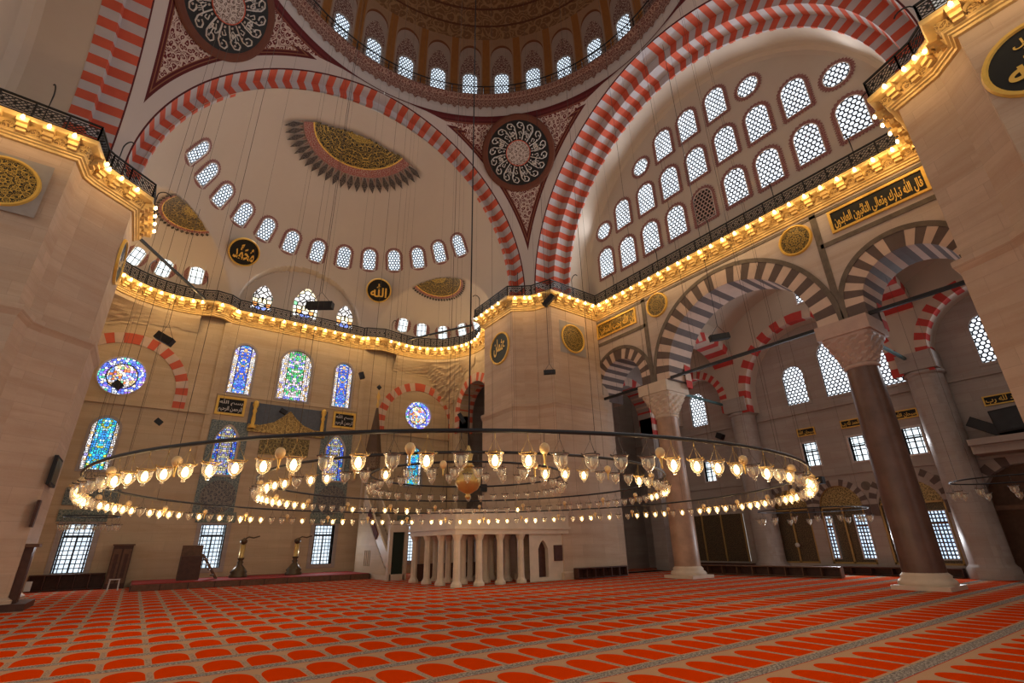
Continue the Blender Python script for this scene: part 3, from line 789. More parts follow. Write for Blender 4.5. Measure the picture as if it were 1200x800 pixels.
# pendentive medallions
def medallion(sx, sy, label, ctr=None):
    c = Vector((sx*10.6, sy*10.75, 31.15)) if not ctr else Vector(ctr); N = (Vector((0, 0, 20.1))-c).normalized(); U = Vector((0,0,1)).cross(N).normalized(); V = N.cross(U)
    fr = Fr(c+N*.62, U, V, N); mb = MB(); rim(mb, fr, 0, 0, 2.42, .52, .02, .06, 0, 64)
    root = mb.build('pendentive_medallion', plain('medallion_rim', (.14,.045,.025), .7)); tag(root, label, 'medallion')
    fb = MB(); disc(fb, fr, 0, 0, 0, 2.45, .03, 0, 64); fb.build('field', m_black, root)
    ib = MB(); 
    for k in range(16):     # sixteen looping letter shafts around the centre
        a = 2*PI*k/16; al = 2*PI*(k+.42)/16
        pts = [(1.02, a), (1.5, a+.02), (1.95, a+.05), (2.22, a+.14), (2.28, a+.26), (2.12, a+.33), (1.9, a+.28), (1.85, a+.17)]
        path = [fr(r*cos(t), r*sin(t), .05) for r, t in pts]
        for p, q in zip(path[:-1], path[1:]): ib.bar(p, q, .085, .02)
        pts2 = [(1.3, al), (1.55, al+.1), (1.62, al-.02), (1.45, al-.07)]
        path = [fr(r*cos(t), r*sin(t), .05) for r, t in pts2]
        for p, q in zip(path[:-1], path[1:]): ib.bar(p, q, .06, .02)
        for r, t in ((1.75, al-.1), (2.05, al), (1.15, al)): ib.box(tuple(fr(r*cos(t), r*sin(t), .05)), (.09,.09,.09), t)
    for k, w in enumerate(['الله', 'قل هو', 'احد', 'الله', 'الصمد', 'لم يلد', 'ولم', 'يولد']):
        a = 2*PI*(k+.25)/8; put_text(ib, fr, w, 1.62*cos(a), 1.62*sin(a), .62, .7, .06, 0, True, a-PI/2)
    ib.build('script', m_ivory, root)
    cb = MB(); disc(cb, fr, 0, 0, 0, .92, .06, 0, 32); cb.build('centre_rosette', arabesque('rosette_pattern', (.16,.10,.08), (.60,.52,.47), 3.5, w=.16), root)
    rb = MB(); rim(rb, fr, 0, 0, .92, .07, .06, .09, 0, 32); rb.build('centre_ring', m_red, root)
    return root
pc = (on('y', 13.0, 607, 178), None)
medallion(1, 1, 'round black medallion with white radiating script between the two striped arches')
medallion(-1, 1, 'round black medallion with white radiating script cut by the top edge, above the left pier')

# sunburst roundels painted on the half domes: patches that follow the vault
def sunburst(c, r, axis, a_in, a_out, nray, label, m_field, cut=None):
    axis = Vector(axis).normalized(); X = axis.cross(Vector((0,1,0))).normalized(); Y = axis.cross(X)
    def pt(t, a, k=.985): return Vector(c)+(axis*cos(t)+(X*cos(a)+Y*sin(a))*sin(t))*r*k
    root = empty('sunburst_roundel', Vector(c)+axis*r*.985, 0, label, 'painted roundel'); inv = Matrix.Translation(-(Vector(c)+axis*r*.985))
    def patch(name, t0, t1, mat, k=.985, n=96, rows=8):
        mb = MB(); P = [[pt(t0+(t1-t0)*i/rows, 2*PI*j/n, k) for j in range(n+1)] for i in range(rows+1)]
        UV = [[((t0+(t1-t0)*i/rows)*r*cos(2*PI*j/n), (t0+(t1-t0)*i/rows)*r*sin(2*PI*j/n)) for j in range(n+1)] for i in range(rows+1)]
        mb.grid(P, 0, UV)
        if cut: keep_cut(mb, cut)
        mb.v = [tuple(inv @ Vector(p)) for p in mb.v]
        if mb.f: return mb.build(name, mat, root)
    patch('field', .001, a_in*.93, m_field); patch('gold_centre', .001, a_in*.34, m_gold_dots, .983)
    patch('gold_ring', a_in*.93, a_in*.96, m_goldp); patch('red_ring', a_in*.96, a_in+(a_out-a_in)*.28, m_redring); 
    mb = MB()
    for k in range(nray):
        a = 2*PI*k/nray; w = 2*PI/nray*.42; t1 = a_in+(a_out-a_in)*.30; t2 = a_in+(a_out-a_in)*.66; t3 = a_out
        mb.poly([pt(t1, a-w*.3), pt(t2, a-w), pt(t3, a), pt(t2, a+w), pt(t1, a+w*.3)])
        for q in (-1, 1): mb.poly([pt(t1, a+q*w*1.15-.2*w, .984), pt(t1+(t2-t1)*.6, a+q*w*1.15, .984), pt(t1, a+q*w*1.15+.2*w, .984)], 1)
    if cut: keep_cut(mb, cut)
    mb.v = [tuple(inv @ Vector(p)) for p in mb.v]
    mb.build('ray_fringe', [m_raydark, m_redring], root)['kind'] = 'stuff'
    return root
def keep_cut(mb, cut):
    nf, nm, nu, ns = [], [], {}, {}
    for i, f in enumerate(mb.f):
        c = sum((Vector(mb.v[k]) for k in f), Vector())/len(f)
        if cut(c):
            if i in mb.uv: nu[len(nf)] = mb.uv[i]
            if i in mb.sm: ns[len(nf)] = True
            nf.append(f); nm.append(mb.m[i])
    used_ = sorted({k for f in nf for k in f}); mp = {k: i for i, k in enumerate(used_)}; mb.v = [mb.v[k] for k in used_]; nf = [tuple(mp[k] for k in f) for f in nf]
    mb.f, mb.m, mb.uv, mb.sm = nf, nm, nu, ns
CUTY = 16.9
m_gold_dots = gold_script_mat('gold_centre_ornament', 7, (.12,.08,.02), (.55,.36,.07), .13)
m_redring = arabesque('sunburst_red_band', (.28,.065,.05), (.50,.34,.28), 5, w=.07)
m_raydark = arabesque('sunburst_leaf', (.025,.015,.013), (.34,.27,.22), 5.5, w=.05)
m_sbf = gold_script_mat('sunburst_gold_script', 3.2, (.02,.016,.01), (.50,.33,.07), .085)
m_sbf2 = gold_script_mat('niche_gold_script', 4.2, (.05,.035,.018), (.36,.24,.06), .09)
sunburst(SD, RS, (-.03,.10,.993), R_(18.3), R_(27.6), 52, 'large gold and black sunburst roundel on the crown of the half dome', m_sbf, lambda p: p.y > CUTY)
def in_sdR(p): return (p-SD).length_squared-RS*RS-((p-ER).length_squared-RER*RER) > 0
def in_sdL(p): return (p-SD).length_squared-RS*RS-((p-EL).length_squared-REL*REL) > 0
sunburst(ER, RER, (.245,.13,.96), R_(23.6), R_(27.5), 60, 'gold script roundel with a dark ray fringe in the crown of the right niche', m_sbf2, in_sdR)
sunburst(EL, REL, (-.14,.12,.98), R_(19.6), R_(23.2), 44, 'gold script roundel with pointed rays in the crown of the left niche', m_sbf2, in_sdL)
# the two hung roundels between the niches
def vert_frame(p, to):
    N = Vector((to[0]-p.x, to[1]-p.y, 4-p.z)).normalized(); U = Vector((0,0,1)).cross(N).normalized(); return Fr(p, U, N.cross(U), N)
p = onsph(286, 295, SD, RS-.5); fr = vert_frame(p, (-3.5, 0))
roundel(fr, 0, 0, .98, 'black roundel with gold script hung between the left and middle niches', [('محمد',.05,0,1.5,1.25)], rw=.13, d=.3)
p = onsph(444, 340, SD, RS-.5); fr = vert_frame(p, (-3.5, 0))
roundel(fr, 0, 0, .98, 'black roundel with gold script hung between the middle and right niches', [('الله',0,0,1.45,1.25)], rw=.13, d=.3)

m_tile_lintel = arabesque('tile_lintel', (.09,.14,.13), (.28,.31,.26), 5, .4, 0, .13)

# ------------------------------------------------------------------ gallery path (wall line seen from above, travelling clockwise; room on the right-hand side)
def arc(cx, cy, r, a0, a1, n): return [(cx+r*cos(R_(a0+(a1-a0)*i/n)), cy+r*sin(R_(a0+(a1-a0)*i/n))) for i in range(n+1)]
LP = [(-13.85,10.85),(-13.7,12.0),(-13.35,12.45),(-12.6,13.1),(-11.85,13.75)]
NL = (-9.0, 20.7, 5.1); NR = (8.2, 20.6, 4.95)
FP = [(11.0,16.5),(10.95,12.65),(11.6,12.2),(12.25,11.65),(12.75,10.4),(17.5,10.5)]
RP = [(13.3,-11.05),(13.0,-11.9),(12.75,-12.55),(11.95,-13.4),(11.35,-13.45),(11.4,-19)]
SEG = {
 'left pier': [(-21,10.4)]+LP+[(-11.85,16.8)],
 'left niche': [(-11.85,16.8),(-13.3,17.1)]+arc(*NL,212,76,18)+[(-7.0,25.3),(-6.4,25.4)],
 'middle': [(-6.4,25.4),(-5.75,26.0),(4.5,26.0)],
 'right niche': [(4.5,26.0),(4.75,25.7),(5.9,25.25)]+arc(*NR,100,-32,18)+[(12.9,16.7)],
 'far pier': [(12.9,16.7)]+FP,
 'arcade': [(17.5,10.5),(17.5,-11.05)],
 'right pier': [(17.5,-11.05)]+RP,
}
ORDER = list(SEG)
FULL = []; OWN = []
for k in ORDER:
    for p in SEG[k]:
        if FULL and hyp(FULL[-1][0]-p[0], FULL[-1][1]-p[1]) < 1e-4: continue
        FULL.append(p)
def offset_path(path, d):
    out = []; n = len(path)
    for i in range(n):
        a = Vector(path[max(0, i-1)]); b = Vector(path[i]); c = Vector(path[min(n-1, i+1)])
        e1 = (b-a) if i > 0 else (c-b); e2 = (c-b) if i < n-1 else (b-a); e1.normalize(); e2.normalize()
        n1 = Vector((e1.y, -e1.x)); n2 = Vector((e2.y, -e2.x)); m = (n1+n2).normalized(); k = d/max(.55, m.dot(n1))
        out.append((b.x+m.x*k, b.y+m.y*k))
    return out
CPROF = [(-.02,17.84),(.10,17.87),(.12,17.96),(.19,17.99),(.20,18.05),(.28,18.09),(.28,18.15),(.32,18.20),(.42,18.54),(.68,18.60),(.72,18.66),(.72,18.80),(.52,18.82),(-1.7,18.82)]
OFFS = [(offset_path(FULL, d), z) for d, z in CPROF]
RAIL = offset_path(FULL, .62)
def seg_range(k):
    i0 = min(range(len(FULL)), key=lambda i: hyp(FULL[i][0]-SEG[k][0][0], FULL[i][1]-SEG[k][0][1]))
    i1 = min(range(len(FULL)), key=lambda i: hyp(FULL[i][0]-SEG[k][-1][0], FULL[i][1]-SEG[k][-1][1]))
    return i0, i1
m_recess = arabesque('cornice_recess', (.20,.11,.04), (.55,.36,.13), 5, w=.14)
def resample(path, step):       # points and tangents along a polyline
    out = []; 
    for a, b in zip(path[:-1], path[1:]):
        L = hyp(b[0]-a[0], b[1]-a[1]); n = max(1, int(round(L/step)))
        for i in range(n): t = (i+.5)/n; out.append((a[0]+(b[0]-a[0])*t, a[1]+(b[1]-a[1])*t, (b[0]-a[0])/(L or 1), (b[1]-a[1])/(L or 1)))
    return out
def resample_len(path, step):
    ds = [0]
    for a, b in zip(path[:-1], path[1:]): ds.append(ds[-1]+hyp(b[0]-a[0], b[1]-a[1]))
    n = max(1, int(round(ds[-1]/step))); out = []
    for i in range(n):
        s = ds[-1]*(i+.5)/n; j = max(k for k in range(len(ds)-1) if ds[k] <= s); t = (s-ds[j])/((ds[j+1]-ds[j]) or 1); a, b = path[j], path[j+1]; L = ds[j+1]-ds[j]
        out.append((a[0]+(b[0]-a[0])*t, a[1]+(b[1]-a[1])*t, (b[0]-a[0])/(L or 1), (b[1]-a[1])/(L or 1)))
    return out
BULBS = []
WHERE = {'left pier':'left pier', 'left niche':'left niche', 'middle':'middle bay', 'right niche':'right niche', 'far pier':'far pier', 'arcade':'right arcade wall', 'right pier':'right pier'}
LAT = None
for k in ORDER:
    i0, i1 = seg_range(k)
    mb = MB()
    for (p0, z0), (p1, z1), j in zip(OFFS[:-1], OFFS[1:], range(99)):
        for i in range(i0, i1):
            mb.poly([(*p0[i], z0), (*p0[i+1], z0), (*p1[i+1], z1), (*p1[i], z1)], 1 if j == 7 else 0)
    o = mb.build('trim_cornice', [m_corn, m_recess]); tag(o, 'gilded bracket cornice under the railing along the '+WHERE[k], 'cornice', None, 'structure')
    # stepped brackets, with shell niches between them
    step = .80
    pts = resample_len(FULL[i0:i1+1], step)
    bb = MB()
    for x, y, tx, ty in pts:
        nx, ny = ty, -tx; rz = math.atan2(ty, tx)
        for (d0, d1, z0, z1, w) in ((.26,.46,18.14,18.26,.30), (.26,.60,18.26,18.42,.34), (.26,.78,18.42,18.63,.38)):
            c = (x+nx*(d0+d1)/2, y+ny*(d0+d1)/2, (z0+z1)/2); bb.box(c, (w, d1-d0, z1-z0), rz)
    bo = bb.build('bracket', m_corn, o)
    nb = MB()
    for (x, y, tx, ty), (x2, y2, tx2, ty2) in zip(pts[:-1], pts[1:]):
        mx, my = (x+x2)/2, (y+y2)/2; L = hyp(tx+tx2, ty+ty2) or 1; ux, uy = (tx+tx2)/L, (ty+ty2)/L; nx, ny = uy, -ux
        for q in range(2):       # scalloped hood and its rim
            rr = .24-.06*q; dd = .56-.14*q; ring = [(rr*cos(PI*t/8), 18.28+.9*rr*sin(PI*t/8)) for t in range(9)]
            P = [(mx+ux*a+nx*dd, my+uy*a+ny*dd, z) for a, z in ring]; Q = [(mx+ux*a*.8+nx*(dd-.14), my+uy*a*.8+ny*(dd-.14), z-.04) for a, z in ring]
            nb.grid([P, Q], q)
    no = nb.build('shell_niche', [m_corn, m_recess], o)
    for x, y, tx, ty in pts: BULBS.append((k, x+ty*.86, y-tx*.86, 18.56, tx, ty))
    # railing
    path = RAIL[i0:i1+1]
    root = empty('iron_balustrade', (*path[len(path)//2], 18.82), 0, 'black iron balustrade on the gilded cornice of the '+WHERE[k], 'railing')
    inv = Vector(root.location)
    rb = MB(); pb = MB(); sb = MB(); hb = MB()
    for a, b in zip(path[:-1], path[1:]):
        A = Vector((*a, 0)); B = Vector((*b, 0)); L = (B-A).length
        if L < .05: continue
        for z, w in ((19.64,.075),(18.88,.05),(19.50,.03),(19.0,.025)): rb.bar(A+Vector((0,0,z)), B+Vector((0,0,z)), w)
        n = max(1, int(round(L/1.15)))
        for i in range(n+1):
            p = A+(B-A)*(i/n); sbm = MB(); sbm.bar(p+Vector((0,0,18.82))-inv, p+Vector((0,0,19.68))-inv, .06); sbm.build('post', m_iron, root)
        m = max(1, int(round(L/.19)))
        for i in range(m):      # pierced net of lozenges with a stem
            p = A+(B-A)*(i/m); q = A+(B-A)*((i+1)/m); c = (p+q)/2
            for z in (19.02, 19.18, 19.34):
                d = .16; M1 = Vector((0,0,z+d/2))
                pb.bar(p+M1, c+Vector((0,0,z+d)), .042, .016); pb.bar(c+Vector((0,0,z+d)), q+M1, .042, .016)
                pb.bar(p+M1, c+Vector((0,0,z)), .042, .016); pb.bar(c+Vector((0,0,z)), q+M1, .042, .016)
            if i % 2: pb.box((c.x, c.y, 19.26), (.09,.012,.09), math.atan2(B.y-A.y, B.x-A.x))
    for x, y, tx, ty in resample_len(path, 4.2):
        nx, ny = ty, -tx; hpts = [(x,y,18.82),(x,y,20.25)]+[(x+nx*(.32-.32*cos(a)), y+ny*(.32-.32*cos(a)), 20.25+.32*sin(a)) for a in [PI*t/8 for t in range(1,8)]]
        hbm = MB(); hbm.tube([Vector(h_)-inv for h_ in hpts], .03, 5); hbm.build('lamp_hook', m_iron, root)
    for m_, nm in ((rb,'rail'),(pb,'pierced_panel')):
        m_.v = [tuple(Vector(p)-inv) for p in m_.v]; m_.build(nm, m_iron, root)

# bare bulbs along the cornice: each one a thing
bm = MB(); bm.lathe([(.0,-.10),(.04,-.085),(.065,-.03),(.065,.02),(.045,.07),(.035,.10)], 8)
sm = MB(); sm.lathe([(.035,.08),(.04,.10),(.04,.17),(.0,.17)], 8)
bulb0 = bm.build('cornice_bulb', m_bulb); sock0 = sm.build('bulb_socket', m_gold, bulb0)
cnt = {}
lampd = {}
for i, (k, x, y, z, tx, ty) in enumerate(BULBS):
    cnt[k] = cnt.get(k, 0)+1
    o = bulb0 if i == 0 else copy_tree(bulb0)
    o.location = (x, y, z)
    tag(o, 'glowing bulb on the cornice of the %s, %s from its left end' % (WHERE[k], ordinal(cnt[k])), 'light bulb', 'bulbs along the gilded cornice')
    if k not in lampd:
        ld = bpy.data.lights.new('bulb_light', 'POINT'); ld.energy = 24; ld.color = (1,.66,.28); ld.shadow_soft_size = .09; lampd[k] = ld
    if i % 2 == 0:
        lo = bpy.data.objects.new('bulb_light', lampd[k]); COL.objects.link(lo); lo.location = (x+ty*.30, y-tx*.30, z-.26)

# ------------------------------------------------------------------ piers
def pier(path, closing, label, zledge=10.8, extra=None):
    """wall line path (room side) from the floor to the cornice, wider plinth below the ledge"""
    mb = MB()
    inner = path; low = offset_path(path, .16); led = offset_path(path, .30); foot = offset_path(path, .30)
    def band(p0, z0, p1, z1):
        for i in range(len(p0)-1): mb.poly([(*p0[i], z0), (*p0[i+1], z0), (*p1[i+1], z1), (*p1[i], z1)])
    band(foot, 0, foot, .35); band(foot, .35, low, .45); band(low, .45, low, zledge-.45); band(low, zledge-.45, led, zledge-.2); band(led, zledge-.2, led, zledge); band(led, zledge, inner, zledge+.1); band(inner, zledge+.1, inner, 17.87)
    if closing:
        mb.poly([(*path[-1], 0), (*closing[0], 0), (*closing[0], 17.85), (*path[-1], 17.5)])
        for a, b in zip(closing[:-1], closing[1:]): mb.poly([(*a, 0), (*b, 0), (*b, 17.87), (*a, 17.87)])
    o = mb.build('stone_pier', m_pier); return tag(o, label, 'pier', None, 'structure')
pier([(-21,10.4)]+LP+[(-11.85,16.8)], [(-16,16.9)], 'massive pinkish stone pier filling the left edge of the photo')
pier(FP, [(18.4,10.6),(18.4,13.0)], 'tall pale stone pier at the far corner behind the wide chandelier')
pier([(14.4,-11.05)]+RP, None, 'massive pinkish stone pier filling the upper right edge of the photo')
mb = MB(); mb.poly([(14.4,-11.05,0),(14.4,-11.05,17.8),(14.6,-15,17.8),(14.6,-15,0)]); mb.poly([(17.5,-11.05,11),(14.3,-11.05,11),(14.3,-11.05,17.8),(17.5,-11.05,17.8)])
o = mb.build('wall_pier_return', m_pier); tag(o, kind='structure')

# ------------------------------------------------------------------ qibla wall
YQ = 26.0; KQ = 1.0152; fq = Fr((.1245,YQ,-.03), (1,0,0), (0,0,1), (0,-1,0), KQ)
def qbox(mb, u, v, w, h, d0, d1): c = fq(u, v, (d0+d1)/2); mb.box(tuple(c), (w*KQ, abs(d1-d0), h*KQ))
XB = [-11.05, -4.25, 2.85, 9.55]       # bottom windows
holes = []; wins = []
for i, x in enumerate(XB):
    holes.append(rect_outline(x-.72, .9, x+.72, 3.5)); 
for x in (-4.45,): holes.append(arch_outline(x, 12.4, 1.45, 3.75, 12))
holes.append(arch_outline(-.77, 12.45, 2.25, 4.0, 12)); holes.append(arch_outline(2.93, 12.4, 1.4, 3.7, 12))
holes.append(circ_outline(-11.2, 12.55, 1.25, 36)); holes.append(circ_outline(9.75, 12.6, 1.2, 36))
holes.append(arch_outline(-11.25, 6.6, 1.35, 3.15, 12)); holes.append(arch_outline(9.6, 6.6, 1.35, 3.15, 12))
holes.append(arch_outline(-4.55, 6.7, 1.35, 3.3, 12, .25)); holes.append(arch_outline(2.95, 6.7, 1.35, 3.3, 12, .25))
mb = MB(); wall_holes(mb, fq, rect_outline(-14.2, .03, 13.1, 17.9), holes, 0, .35)
wq = mb.build('wall_qibla', m_stone); tag(wq, 'pale stone far wall with stained glass windows, arches and niches', 'wall', None, 'structure')
window(fq, -4.45, 12.4, 1.45, 3.75, m_stB, border=0, frame=.14, depth=.22, label='blue stained glass arched window, left of the three high in the far wall')
window(fq, -.77, 12.45, 2.25, 4.0, m_stG, border=0, frame=.16, depth=.22, label='wide green and blue stained glass window, middle of the three high in the far wall')
window(fq, 2.93, 12.4, 1.4, 3.7, m_stB, border=0, frame=.14, depth=.22, label='narrow blue stained glass window, right of the three high in the far wall')
window(fq, -11.2, 11.3, 2.5, 2.5, m_rose, 'circle', border=0, frame=.07, depth=.15, label='round rose window under the striped arch beside the left pier')
window(fq, 9.75, 11.4, 2.4, 2.4, m_rose, 'circle', border=0, frame=.07, depth=.15, label='round rose window under the striped arch right of the pointed pulpit spire')
window(fq, -11.25, 6.6, 1.35, 3.15, m_stT, border=0, frame=.16, depth=.15, label='teal stained glass arched window below the left rose window')
window(fq, 9.6, 6.6, 1.35, 3.15, m_stT, border=0, frame=.16, depth=.15, label='teal stained glass arched window below the right rose window')
window(fq, -4.55, 6.7, 1.35, 3.3, m_stP, border=0, frame=.10, depth=.15, point=.25, label='pale pointed stained glass window over the tiled disc, left of the prayer niche')
window(fq, 2.95, 6.7, 1.35, 3.3, m_stP, border=0, frame=.10, depth=.15, point=.25, label='pale pointed stained glass window right of the prayer niche')
for x, lab in zip(XB, ['casement window with square panes beside the left pier, at floor level', 'casement window at floor level behind the dark lectern chair', 'casement window at floor level left of the pulpit stairs', 'casement window at floor level behind the columned platform']):
    bars = [((0,0),(0,1.95),.09), ((-.62,1.95),(.62,1.95),.09), ((-.62,0),(-.62,2.6),.08), ((.62,0),(.62,2.6),.08)]
    window(fq, x, .9, 1.44, 2.6, m_casem, 'rect', border=0, frame=.26, depth=.28, label=lab, bars=bars)
    mb = MB(); qbox(mb, x, 3.95, 2.3, .65, -.02, .08); o = mb.build('trim_tile_lintel', m_tile_lintel if 'm_tile_lintel' in globals() else m_grey); tag(o, kind='structure')
# ledge at z=10.7, arches with red and white voussoirs
mb = MB()
for x0, x1 in ((-14.1,-5.9), (4.4,13)):
    qbox(mb, (x0+x1)/2, 10.72, x1-x0, .16, -.02, .16)
for x in (-5.95, 4.5): qbox(mb, x, 12.2, .42, 11.0, -.02, .12)
qbox(mb, -.75, 12.2, 10.2, .1, -.02, .08)
o = mb.build('trim_qibla', m_stone); tag(o, kind='structure')
def flat_arch(fr, cu, zs, r0, r1, n, mats, d=.06, leg=0):
    mb = MB(); arch_band(mb, lambda u, z, dd: tuple(fr(cu+u, z, d-dd)), [(.06,0),(0,0),(0,r1-r0),(.5,r1-r0)], r1, 0, zs, zs-leg, n, mats); return mb
for cx, lab in ((-11.2,'left'), (9.75,'right')):
    mb = flat_arch(fq, cx, 11.75, 3.05, 3.75, 11, (1,0), .05, .95)
    o = mb.build('striped_arch', [m_pink, m_red]); tag(o, 'red and cream striped arch around the %s rose window' % lab, 'arch', None, 'structure')
# side walls between piers and qibla wall with arched openings
XR = 13.15
mb = MB(); fr = FX(XR)
wall_holes(mb, fr, rect_outline(-26.0, 0, -16.4, 18.0), [arch_outline(-21.6, 0, 5.0, 15.25, 16)], 0, .9)
o = mb.build('wall_right_niche', m_stone); tag(o, 'stone side wall with a tall arched opening between the far pier and the far wall', 'wall', None, 'structure')
mb = MB(); arch_band(mb, lambda u, z, d: (XR+d-.05, 21.6+u, z), [(.05,0),(0,0),(0,.75),(1.4,.75)], 3.25, 0, 12.75, 11.2, 11, (1,0)); o = mb.build('striped_arch', [m_pink, m_red]); tag(o, 'red and cream striped arch over the opening behind the far pier', 'arch', None, 'structure')
mb = MB(); arch_band(mb, lambda u, z, d: (XR+4+d, 20.6+u, z), [(0,-.9),(0,.6),(1.2,.6)], 2.9, 0, 11.8, 6, 9, (1,0)); o = mb.build('striped_arch', [m_pink, m_brown]); tag(o, 'dark striped inner arch seen through the opening behind the far pier', 'arch', None, 'structure')
mb = MB(); fr = Fr((-14.1,0,0), (0,1,0), (0,0,1), (1,0,0)); wall_holes(mb, fr, rect_outline(16.2, 0, 26.0, 18.0), [arch_outline(20.5, 0, 4.9, 14.1, 16)], 0, .9)
o = mb.build('wall_left_niche', m_stone); tag(o, kind='structure')
mb = MB(); mb.poly([(13.1,26.0,0),(28,26.0,0),(28,26.0,18),(13.1,26.0,18)]); mb.poly([(-14.1,26.0,0),(-28,26.0,0),(-28,26.0,18),(-14.1,26.0,18)]); mb.poly([(13.0,16,18.3),(28,16,18.3),(28,26.2,18.3),(13.0,26.2,18.3)])
o = mb.build('wall_corner_bays', m_grey); tag(o, kind='structure')

# muqarnas squinches: stepped corbelling from the square corner up to the round niche cornice
def squinch(E, r, angs, rect, sgn, ac):
    """rect(angle)-> point on the square wall corner"""
    nz, na = 40, 48; P = []
    lev = 7
    mbx = MB()
    for i in range(nz+1):
        z = 12.2+5.68*i/nz; row = []
        for j in range(na+1):
            a = R_(angs[0]+(angs[1]-angs[0])*j/na); A = Vector((E[0]+r*cos(a), E[1]+r*sin(a))); B = Vector(rect(a)); dd = (B-A).length; c = max(0, 1-abs(a-R_(ac))/R_(17))
            zs0 = 16.5-(3.3 if sgn > 0 and E[0] > 0 else .6)*c; t = max(0, min(1, (z-zs0)/(17.6-zs0)))
            wob = .10*abs(sin(a*14+int(t*lev)*PI/2)) if 0 < t < 1 else 0
            t2 = min(1, (math.floor(t*lev)+ (t*lev-math.floor(t*lev))**3)/lev)
            p = B+(A-B)*t2; p = p+(B-A)*(wob*(1-t2))
            row.append((p.x, p.y, z))
        P.append(row)
    def off(p):
        a = math.atan2(p[1]-E[1], p[0]-E[0]); B = Vector(rect(a)); return (Vector(p[:2])-B).length
    for i in range(nz):
        for j in range(na):
            q4 = [P[i][j+1], P[i][j], P[i+1][j], P[i+1][j+1]]
            if max(off(p) for p in q4) > .02: mbx.poly(q4 if sgn > 0 else q4[::-1], 0)
    return mbx
def rectc(E, xs, a):
    d = Vector((cos(a), sin(a))); t1 = (xs-E[0])/d.x if (d.x > 1e-3) == (xs > 0) and abs(d.x) > 1e-3 else 1e9; t2 = (25.94-E[1])/d.y if d.y > 1e-3 else 1e9
    t = min(t1, t2); return (E[0]+d.x*t, E[1]+d.y*t)
o = squinch(NR[:2], NR[2], (-5, 100), lambda a: rectc(NR, XR-.06, a), 1, 47).build('trim_squinch', m_stone); tag(o, 'stepped honeycomb corbelling in the right corner below the cornice', 'corbelling', None, 'structure')
o = squinch(NL[:2], NL[2], (76, 190), lambda a: rectc(NL, -14.04, a), 1, 133).build('trim_squinch', m_stone); tag(o, 'stepped corbelling in the left corner below the cornice', 'corbelling', None, 'structure')

# ------------------------------------------------------------------ right arcade
XA = 17.5; YC = -.3; TH = 2.1; KA = 1.0239; fa = Fr((XA,.333,-.0467), (0,-1,0), (0,0,1), (-1,0,0), KA)
big = (YC, 4.45, 11.4); sl = (8.15, 1.85, 12.0); srt = (-8.75, 1.85, 12.0)
def ao(c): y, r, zs = c; return [( -y-r, 11.3), (-y+r, 11.3)]+[(-y+r*cos(PI*k/24), zs+r*sin(PI*k/24)) for k in range(25)]
mb = MB(); ol = [(11.4, 11.3), (11.4, 17.9), (-11.0, 17.9), (-11.0, 11.3)]
# build the wall face above the springing as one outline that dips into the arches
def dip(c): y, r, zs = c; return [(-y-r, 11.3)]+[(-y-r*cos(PI*k/24), zs+r*sin(PI*k/24)) for k in range(25)]+[(-y+r, 11.3)]
outline = [(-11.0, 11.3)]+dip(sl)+dip(big)+dip(srt)+[(11.4, 11.3), (11.4, 17.9), (-11.0, 17.9)]
wall_holes(mb, fa, outline, [], 0)
outb = [(-11.0, 11.3)]+dip(sl)+dip(big)+dip(srt)+[(11.4, 11.3), (11.4, 17.9), (-11.0, 17.9)]
wall_holes(mb, Fr((XA+TH,.333,-.0467), (0,-1,0), (0,0,1), (1,0,0), KA), outb, [], 0)
o = mb.build('wall_arcade', m_marble); tag(o, 'veined pink marble wall above the three striped arches on the right', 'wall', None, 'structure')
for (y, r, zs), w, n, lab in ((big, .95, 17, 'big middle arch'), (sl, .72, 10, 'small left arch'), (srt, .78, 10, 'small right arch')):
    mb = MB(); PA = lambda u, z, d, y=y: tuple(fa(-(y+u), z, .05-d))
    arch_band(mb, PA, [(.04,0),(0,0),(0,w),(TH+.1,w)], r+w, 0, zs, 11.3, n, (1,0), None, 0, .52)
    o = mb.build('striped_arch', [m_pink, m_brown]); tag(o, 'brown and cream striped stone arch of the right arcade, the '+lab, 'arch', None, 'structure')
    bm2 = MB(); arch_band(bm2, PA, [(.04,-.24),(-.03,-.24),(-.03,.0),(.04,0)], r+w, 0, zs, 11.3, n*2, (0,0))
    b = bm2.build('dark_hood_band', m_band, o)
# dark inlaid bands on the spandrels
mb = MB()
def abox(u, v, w, h): c = fa(u, v, .015); mb.box(tuple(c), (.06, w*KA, h*KA))
for y in (5.45, -5.85): abox(-y, 14.6, .3, 5.8)
for y in (10.05, -10.9): abox(-y, 14.6, .26, 5.8)
for y0, y1 in ((5.45,10.05), (-5.85,-10.9)): abox(-(y0+y1)/2, 15.5, abs(y1-y0), .24)
abox(.3, 17.3, 21.0, .16)
o = mb.build('trim_inlay_bands', m_band); tag(o, kind='structure')
